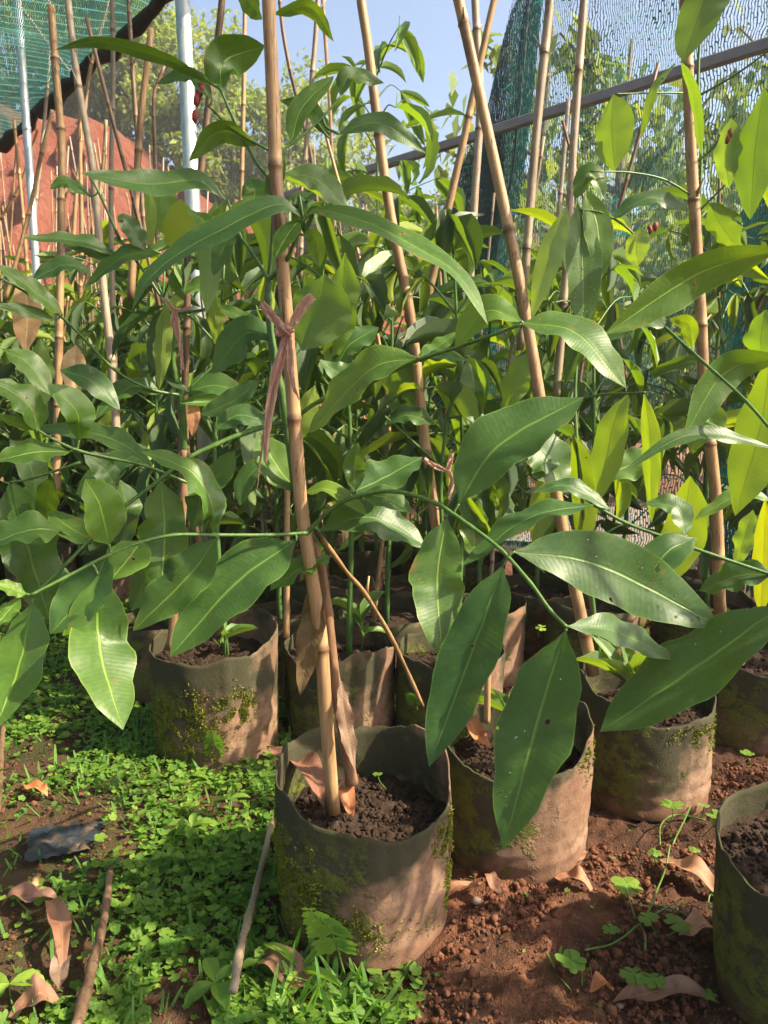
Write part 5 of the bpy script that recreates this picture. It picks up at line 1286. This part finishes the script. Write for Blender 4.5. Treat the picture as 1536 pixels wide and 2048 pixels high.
# dead leaves lying about
lit = Plant('dead_leaf_anchor', 'x', (0, 0, 0)); COL.objects.unlink(lit.root); bpy.data.objects.remove(lit.root)
def dead_leaf(px0, py0, px1, py1, wpx, label, tint, h=.012, seed=0, lift=.012, name='dead_leaf', mat='dead', base_h=None, curl=1.0):
    rnd = random.Random(seed); a = G(px0, py0, h); b_ = G(px1, py1, h); 
    if base_h is None:
        a.z = float(gheight(a.x, a.y)) + h; b_.z = float(gheight(b_.x, b_.y)) + h
    n, m = 16, 6; L_ = (b_ - a).length; zc = ((a + b_) / 2 - Vector((0, 0, H))).length; wd = wpx / F * zc / 2
    V = []; U = []; tg = (b_ - a).normalized(); side = Vector((-tg.y, tg.x, 0)).normalized()
    for i in range(n + 1):
        t = i / n; p = a.lerp(b_, t) + Vector((0, 0, lift * curl * math.sin(math.pi * t) + .35 * lift * math.sin(t * 9 + seed))) + side * (.08 * L_ * math.sin(math.pi * t) * rnd.choice([1]) * math.sin(seed))
        hw = halfw((t - .03) / .97) * wd + .0008
        for k in range(m + 1):
            u = -1 + 2 * k / m; V.append(p + side * u * hw + Vector((0, 0, hw * (.45 * abs(u) * curl + .18 * math.sin(t * 14 + seed * 2 + u * 2))))); U.append(((u + 1) / 2, t))
    Fc = [(i * (m + 1) + k, i * (m + 1) + k + 1, (i + 1) * (m + 1) + k + 1, (i + 1) * (m + 1) + k) for i in range(n) for k in range(m)]
    o = link(name, mesh(name, [v - a for v in V], Fc, M[mat], U), None, a); o.color = tint; tag(o, label, 'dead leaf' if mat == 'dead' else 'leaf'); return o
dead_leaf(1225, 1990, 1440, 1998, 44, 'long mauve brown dead leaf lying on dark soil at the lower right', (.8, .75, .8, 1), seed=1)
dead_leaf(1358, 1868, 1440, 1858, 38, 'pale peach dead leaf lit by the sun near the corner bag', (2.2, 2.0, 1.9, 1), seed=2)
dead_leaf(1320, 1710, 1450, 1780, 44, 'crumpled tan dead leaf half buried by the creeping weed', (1.2, 1.1, 1.0, 1), seed=3)
dead_leaf(1180, 1978, 1228, 1966, 26, 'small orange brown dead leaf fragment beside the long mauve one', (1.8, 1.2, .8, 1), seed=4)
dead_leaf(505, 1900, 650, 1958, 62, 'wide dark brown dead leaf in the grass in front of the main bag', (.7, .65, .65, 1), seed=5, lift=.02)
dead_leaf(0, 1805, 118, 1790, 40, 'dull purple dead leaf at the left edge', (.8, .75, .85, 1), seed=6, lift=.02)
dead_leaf(95, 1800, 125, 1940, 32, 'reddish brown curled dead leaf standing among round leaves', (1.0, .85, .8, 1), seed=7, lift=.03)
dead_leaf(118, 1970, 140, 1895, 28, 'small grey folded dead leaf among the round leaves', (.8, .95, 1.1, 1), seed=8)
dead_leaf(15, 2010, 120, 1985, 60, 'broad brown dead leaf in the lower left corner', (1.1, 1.0, 1.0, 1), seed=9)
dead_leaf(860, 1790, 965, 1758, 22, 'small curled dead leaf against the second bag foot', (1.1, 1.0, .9, 1), seed=10)
dead_leaf(975, 1750, 1005, 1800, 20, 'narrow dark dead leaf under the second bag', (.8, .7, .7, 1), seed=11)
dead_leaf(1170, 1690, 1150, 1720, 26, 'torn beige dead leaf scrap beside the second bag', (2.0, 1.9, 1.8, 1), seed=12)
dead_leaf(45, 1575, 95, 1590, 26, 'small orange dead leaf on the bare soil by the plastic scrap', (1.8, 1.1, .7, 1), seed=13)
dead_leaf(1460, 1620, 1500, 1600, 24, 'tan dead leaf on the red soil between the bags', (1.6, 1.5, 1.3, 1), seed=14)
dead_leaf(1110, 1745, 1190, 1765, 34, 'pinkish dead leaf on the soil below the second bag', (1.3, 1.1, 1.0, 1), seed=15)
# dead leaves in the bags
def dl_bag(px0, py0, px1, py1, w_, label, tint, h, seed, z=None, curl=1):
    return dead_leaf(px0, py0, px1, py1, w_, label, tint, h, seed, .016, base_h=1, curl=curl)
dl_bag(536, 1500, 648, 1608, 50, 'purplish brown dead leaf over the left rim of the front bag', (.9, .75, .8, 1), .185, 21)
dl_bag(672, 1576, 706, 1632, 34, 'small rust brown curled dead leaf at the foot of the front stake', (1.25, .85, .6, 1), .158, 22)
dl_bag(925, 1440, 982, 1500, 34, 'peach brown dead leaf on the soil of the second bag', (1.8, 1.2, .9, 1), .155, 23)
dl_bag(1405, 1345, 1490, 1330, 44, 'glossy pinkish dead leaf in the pale green stained bag', (1.2, 1.0, 1.0, 1), .19, 24)
# sticks
def stick(pix, r0, r1, label, mat='deadwood', h=.012, name='stick'):
    pts = [G(a, b_, h + .004) for a, b_ in pix]; mb = MB(); c = smooth(pts, 8)
    c = [p + Vector((random.uniform(-.0012, .0012), random.uniform(-.0012, .0012), random.uniform(-.001, .001))) for p in c]
    mb.add(tube_data(c, lambda t: lerp(r0, r1, t) * (1 + .12 * math.sin(t * 31)), 8)); o = mb.build(name, M[mat], None, c[0]); tag(o, label, 'stick'); return o
stick([(545, 1640), (520, 1750), (490, 1860), (466, 1980)], .0050, .0066, 'pale grey dry stick lying from the main bag into the leaf carpet', 'grey_bamboo', .02)
stick([(222, 1735), (205, 1850), (180, 1950), (152, 2060)], .0052, .0085, 'dark reddish brown stick lying at the lower left', 'dark_bamboo', .015)
stick([(5, 1450), (0, 1560), (-8, 1640)], .0060, .0070, 'short brown stick cut by the left edge', 'dark_bamboo', .012)
stick([(75, 1752), (62, 1785)], .006, .0065, 'stub of tan stick by the purple dead leaf', 'bamboo', .012)
stick([(1385, 1430), (1350, 1470), (1310, 1520)][:2] + [(1330, 1500)], .0012, .0010, 'thin dry twig on the bare soil between bags', 'deadwood', .01)
# black plastic scrap
g = G(125, 1675, .012); n = 12; V = []
for i in range(n + 1):
    for j in range(n + 1):
        x = (i / n - .5); y = (j / n - .5); k = Vector((x * 5, y * 5, 3)); V.append((x * .115 * (1 + .25 * y) + .012 * mnoise.noise(k), y * .10 * (1 - .2 * x) + .012 * mnoise.noise(k + Vector((9, 0, 0))), .010 * mnoise.noise(k * 1.6) + .005 * mnoise.noise(k * 4) + .008))
Fc = [(i * (n + 1) + j, (i + 1) * (n + 1) + j, (i + 1) * (n + 1) + j + 1, i * (n + 1) + j + 1) for i in range(n) for j in range(n)]
o = link('plastic_scrap', mesh('plastic_scrap', V, Fc, M['blackplastic']), None, (g.x, g.y, float(gheight(g.x, g.y)) + .004)); o.rotation_euler = (0, 0, .2); tag(o, 'torn piece of shiny black plastic film on the bare soil at left', 'plastic scrap')
# small stones
for (a, b_, s_, lab) in [(953, 1790, .010, 'small whitish stone under the second bag'), (1240, 1985, .006, 'tiny grey stone in the dark soil')]:
    g = G(a, b_, .01); V = IV * np.array([s_, s_ * .8, s_ * .7]) * np.random.RandomState(a).uniform(.8, 1.15, (12, 1)); t = bpy.data.objects
    o = link('stone', mesh('stone', V, IF, M['whiteplastic']), None, (g.x, g.y, float(gheight(g.x, g.y)) + s_ * .5)); tag(o, lab, 'stone')
# ---- weeds
def lobed(mbk, c, r, tilt, az, notch=.3, n=18, cup=.12):
    X = Vector((math.cos(az), math.sin(az), 0)); Y = Vector((-math.sin(az), math.cos(az), 0)); Z = Vector((0, 0, 1))
    rot = Matrix.Rotation(tilt, 3, Y); b0 = len(mbk.V); mbk.V.append(c); mbk.U.append((.5, .1))
    for k in range(n + 1):
        a = -.95 + 1.9 * k / n; rr = r * (math.cos(a * .95) ** .35 if abs(a) < 1.5 else .5) * (1 - notch * math.exp(-(a / .22) ** 2))
        p = X * rr * math.cos(a) + Y * rr * math.sin(a) * 1.05 + Z * cup * r * abs(math.sin(a)); mbk.V.append(c + rot @ p); mbk.U.append((.5 + .45 * math.sin(a), .3 + .65 * math.cos(a)))
    for k in range(n): mbk.F.append((b0, b0 + 1 + k, b0 + 2 + k))
def tinted(o, v=.55):
    at = o.data.attributes.new('tint', 'FLOAT', 'POINT'); at.data.foreach_set('value', np.full(len(o.data.vertices), v, dtype=np.float32))
def clover(px, py, hpx, label, r=.020, tint=.5, seed=0, nl=4, name='clover_weed', hgt=.04, root=None):
    g = G(px, py, .0); g.z = float(gheight(g.x, g.y)) if root is None else g.z
    rt = empty(name, g) ; tag(rt, label, 'weed'); rnd = random.Random(seed); top = Vector((rnd.uniform(-.01, .01), rnd.uniform(-.01, .01), hgt))
    mb = MB(); mb.add(tube_data(smooth([Vector((rnd.uniform(-.02, .02), .01, 0)), top * .6, top], 4), lambda t: .0011, 5)); mb.build('stalk', M['brightstem'], rt, loc=(0, 0, 0))
    a0 = rnd.uniform(0, 6)
    for k in range(nl):
        m2 = MB(); lobed(m2, top, r * rnd.uniform(.85, 1.1), rnd.uniform(-.2, .45), a0 + k * 6.283 / nl); o = m2.build('leaf', M['small_leaf'], rt, loc=(0, 0, 0)); tinted(o, tint)
    return rt
W = [(1245, 1780, .030, .75, 'pale green four leaved clover with holes in its leaves near the second bag', 4), (1310, 1870, .020, .7, 'bright clover leaf beside the creeping stem', 3),
     (1345, 1865, .024, .6, 'dewy two lobed clover leaf near the peach dead leaf', 3), (1150, 1940, .028, .25, 'dark green clover with droplets at the lower centre right', 4),
     (1225, 1870, .016, .35, 'small dark clover on the creeping stem', 3), (1265, 1965, .022, .3, 'dark lobed clover at the foot of the creeping weed', 3), (1300, 1975, .022, .35, 'dewy dark clover beside the long mauve dead leaf', 3),
     (1415, 1985, .015, .4, 'small lobed clover by the corner bag base', 3), (1350, 1640, .026, .7, 'pale winged clover leaves above the weed stems', 4), (1425, 1660, .020, .75, 'bright clover on a tall stalk behind the corner bag', 4),
     (1405, 1610, .014, .6, 'little clover near the sunlit third bag', 3), (1390, 1700, .014, .8, 'yellowish small clover lit by the sun', 3), (1310, 1710, .016, .35, 'shaded small clover beside the weed stems', 3),
     (1500, 1510, .020, .6, 'clover at the foot of the pale green stained bag', 4), (765, 1585, .011, .6, 'tiny clover growing in the soil of the front bag', 3), (1072, 1275, .018, .9, 'bright three leaved clover behind the front row', 3)]
for i, (a, b_, r_, tn, lab, nl) in enumerate(W):
    rt = clover(a, b_ + 18, 0, lab, r_ * .82, tn, i, nl, hgt=.03 if i not in (8, 9) else .05)
    if 'soil of the front bag' in lab: g = G(a, b_, .16); rt.location = g
    if 'behind the front row' in lab: g = G(a, b_, .17); rt.location = g
# creeping stems
root = empty('creeping_weed', G(1300, 1850, .01)); tag(root, 'sprawling weed with pale yellow green creeping stems on the red soil', 'weed')
for pix in ([(1170, 1900), (1230, 1885), (1290, 1840), (1360, 1800)], [(1290, 1805), (1350, 1820), (1400, 1845), (1436, 1860)], [(1290, 1840), (1310, 1790), (1330, 1740), (1340, 1690)], [(1252, 1780), (1262, 1810), (1270, 1835)],
            [(1345, 1690), (1380, 1600), (1330, 1560), (1300, 1570)], [(1290, 1900), (1290, 1870), (1280, 1850)], [(1436, 1800), (1420, 1790), (1418, 1815), (1436, 1820)], [(1320, 1690), (1322, 1650), (1350, 1630), (1410, 1640)]):
    mb = MB(); mb.add(tube_data(smooth([G(a, b_, .018 + .008 * math.sin(a)) for a, b_ in pix], 6), lambda t: .0015, 6)); mb.build('creeping_stem', M['brightstem'], root, G(*pix[0], .018))
# ferns
def fern(px, py, hgt, lean, label, seed, pairs=9, z_h=0.0, pl_=.018, tint=.55, loc=None):
    g = loc or G(px, py, z_h); rt = empty('fern', g); tag(rt, label, 'fern'); c = smooth([Vector((0, 0, 0)), Vector((lean * .4, -.01, hgt * .6)), Vector((lean, -.03, hgt))], 10)
    mb = MB(); mb.add(tube_data(c, lambda t: lerp(.0013, .0005, t), 5)); mb.build('stalk', M['brightstem'], rt, loc=(0, 0, 0))
    for k in range(pairs):
        t = lerp(.3, 1, k / (pairs - 1)); p = c[int(t * (len(c) - 1))]; ln = pl_ * math.sin(math.pi * lerp(.35, .95, k / pairs)) * 1.1
        for s in (-1, 1):
            V = []; U = []; m = 5; d = Vector((s, -.25, .35 - .5 * (1 - t))).normalized(); upv = (c[-1] - c[0]).normalized()
            for i in range(m + 1):
                q = i / m; wd = ln * .26 * math.sin(math.pi * min(1, q * .9 + .1)) * (1 + .25 * math.sin(q * 18)); ce = p + d * ln * q - Vector((0, 0, ln * .15 * q * q)); V += [ce - upv * wd, ce + upv * wd]; U += [(.1, q), (.9, q)]
            Fc = [(2 * i, 2 * i + 1, 2 * i + 3, 2 * i + 2) for i in range(m)]; o = link('leaflet', mesh('leaflet', V, Fc, M['small_leaf'], U), rt); tinted(o, tint)
fern(432, 1535, .095, .0, 'bright upright fern at the foot of the moss covered bag', 1, 10, tint=.85, pl_=.022)
fern(690, 1955, .12, -.045, 'yellow green fern frond against the foot of the main bag', 2, 11, tint=.6, loc=G(690, 1950, 0), pl_=.03)
fern(640, 1880, .03, .02, 'small fern frond low on the main bag', 4, 7, tint=.6, pl_=.016)
fern(830, 1340, .05, .02, 'dark little fern in the gap behind the front bag', 3, 7, z_h=.12, tint=.35)
fern(835, 1420, .05, -.02, 'second dark fern low in the gap by the leaning branch', 5, 7, z_h=.10, tint=.35)
fern(745, 1210, .05, .0, 'shaded fern growing on the tall seamed bag', 6, 7, z_h=.17, tint=.3)
# broad leaved weed lower left
def weed(px, py, leaves, label, tint=.5, h=.03, name='broadleaf_weed'):
    g = G(px, py, 0); g.z = float(gheight(g.x, g.y)); rt = empty(name, g); tag(rt, label, 'weed'); mb = MB(); mb.add(tube_data([Vector((0, 0, -.005)), Vector((0, 0, h))], [.0014, .001], 5)); mb.build('stem', M['brightstem'], rt, loc=(0, 0, 0))
    for (az, pt, ln, wd) in leaves:
        V, Fc, U = leaf_grid(6, 4, .5, .3, .4, int(az * 10)); V = np.array(V) * np.array([ln, wd, ln]); m = np.array(leaf_matrix(Vector((0, 0, h)), R(az), R(pt), 0, 1, 1)); V = V @ m[:3, :3].T + m[:3, 3]
        o = link('leaf', mesh('leaf', V, Fc, M['small_leaf'], U), rt); tinted(o, tint)
weed(432, 1985, [(210, -10, .05, .026), (-60, 5, .045, .024), (120, 25, .045, .022), (40, 20, .035, .018)], 'broad leaved blue green weed at the lower edge by the grey stick', .35)
weed(515, 1940, [(200, 0, .025, .016), (-30, 0, .03, .018), (80, 30, .025, .014)], 'small four leaved weed beside the wide dark dead leaf', .4)
weed(385, 1680, [(180, 15, .045, .020), (0, 15, .05, .020), (90, 30, .03, .016), (270, 0, .03, .016)], 'flat leaved seedling weed rising above the round leaved carpet', .6, .04)
weed(460, 1640, [(190, 10, .035, .014), (10, 10, .04, .014), (90, 30, .03, .012)], 'narrow leaved weed above the round leaved carpet', .6, .045)
weed(340, 1735, [(200, 10, .03, .018), (-20, 10, .03, .018), (90, 30, .02, .012)], 'pale rounded weed in the middle of the carpet', .8, .03)
weed(20, 1985, [(0, 10, .05, .03), (180, 0, .05, .03), (250, 5, .04, .02)], 'yellow green young leaves in the lower left corner', .95, .03)
weed(600, 1950, [(30, 30, .08, .012), (150, 30, .07, .012), (-30, 20, .07, .012), (250, 10, .05, .012)], 'strap leaved grassy weed in front of the main bag', .6, .02)
# white plastic sheet far behind the net
V = []; n = 30
for i in range(n + 1):
    for j in range(9):
        x = i / n * 3.4; z_ = j / 8; V.append((x, .5 * math.sin(z_ * 3.14) + .15 * mnoise.noise(Vector((x * 2, z_ * 2, 1))), .02 + .35 * math.sin(math.pi * (j / 8)) * (.5 + .5 * mnoise.noise(Vector((x * 1.5, 0, 7))))))
        V[-1] = (x, j * .09, V[-1][2])
Fc = [(i * 9 + j, (i + 1) * 9 + j, (i + 1) * 9 + j + 1, i * 9 + j + 1) for i in range(n) for j in range(8)]
o = link('plastic_sheet', mesh('plastic_sheet', V, Fc, M['whiteplastic']), None, (.6, 4.3, .0)); o.rotation_euler = (0, 0, -.35); tag(o, 'whitish plastic sheet lying on the ground beyond the net', 'plastic sheet')

# =================================================================== HAZE
def haze():
    m = bpy.data.materials.new('haze'); m.use_nodes = True; t = m.node_tree; t.nodes.clear(); o = t.nodes.new('ShaderNodeOutputMaterial'); v = t.nodes.new('ShaderNodeVolumePrincipled')
    v.inputs['Color'].default_value = (.92, .94, 1, 1); v.inputs['Density'].default_value = .0035; v.inputs['Anisotropy'].default_value = .35
    t.links.new(v.outputs[0], o.inputs['Volume'])
    X = 230; Z0, Z1 = -1.6, 17.0; V = [(x, y, z) for z in (Z0, Z1) for y in (-X, X) for x in (-X, X)]
    Fc = [(0, 2, 3, 1), (4, 5, 7, 6), (0, 1, 5, 4), (2, 6, 7, 3), (0, 4, 6, 2), (1, 3, 7, 5)]
    o = link('haze', mesh('haze', V, Fc, m, None, False)); tag(o, 'pale air haze over the hill', 'haze', kind='stuff')
haze()
# =================================================================== labels for the crowd
ORD = ['first', 'second', 'third', 'fourth', 'fifth', 'sixth', 'seventh', 'eighth', 'ninth', 'tenth', 'eleventh', 'twelfth', 'thirteenth', 'fourteenth', 'fifteenth', 'sixteenth']
ANCH = [(60, 'the thin galvanised pipe'), (125, 'the forked topped stake'), (225, 'the bent grey stake'), (372, 'the dark mottled stake'), (480, 'the bent green stem'), (590, 'the ribbon tied stake'), (700, 'the leaning dry branch'),
        (845, 'the slim leaning stake'), (960, 'the dark bunched net edge'), (1090, 'the strongly leaning stake'), (1220, 'the hanging yellow leaves'), (1400, 'the upright stake by the net')]
def relabel(match, fmt):
    d = {}
    for o in list(COL.objects):
        if o.parent is None and o.get('label') == match:
            q = o.location
            if o.type == 'MESH': q = o.location + Vector(o.data.vertices[len(o.data.vertices) // 2].co)
            dz = max(.3, q.y * CP); px = 768 + q.x / dz * F
            if px > 1560: k = 'beyond the corner bag'
            elif px < -20: k = 'beyond the far left'
            else: k = 'behind ' + min(ANCH, key=lambda a: abs(a[0] - px))[1]
            d.setdefault(k, []).append((q.y, o))
    for k, l in d.items():
        for i, (y, o) in enumerate(sorted(l, key=lambda a: a[0])): o['label'] = fmt.format(k, ORD[min(15, i)])
relabel('brown fabric grow bag in the crowded rows behind', 'brown grow bag {}, {} from the front')
relabel('leafy sapling in the dense crowd behind', 'leafy sapling {}, {} from the front')
relabel('plain bamboo stake supporting a sapling in the crowd behind', 'plain bamboo support stake {}, {} from the front')
relabel('thin weathered bamboo stake rising from the crowd of saplings', 'thin weathered stake rising {}, {} from the front')
ht = sorted([o for o in COL.objects if o.name.startswith('hill_tree')], key=lambda o: o.location.x / o.location.y)
for i, o in enumerate(ht): o['label'] = o['label'] + ', ' + (ORD + ['seventeenth', 'eighteenth', 'nineteenth', 'twentieth', 'twenty first', 'twenty second', 'twenty third', 'twenty fourth'])[i] + ' along the crest'
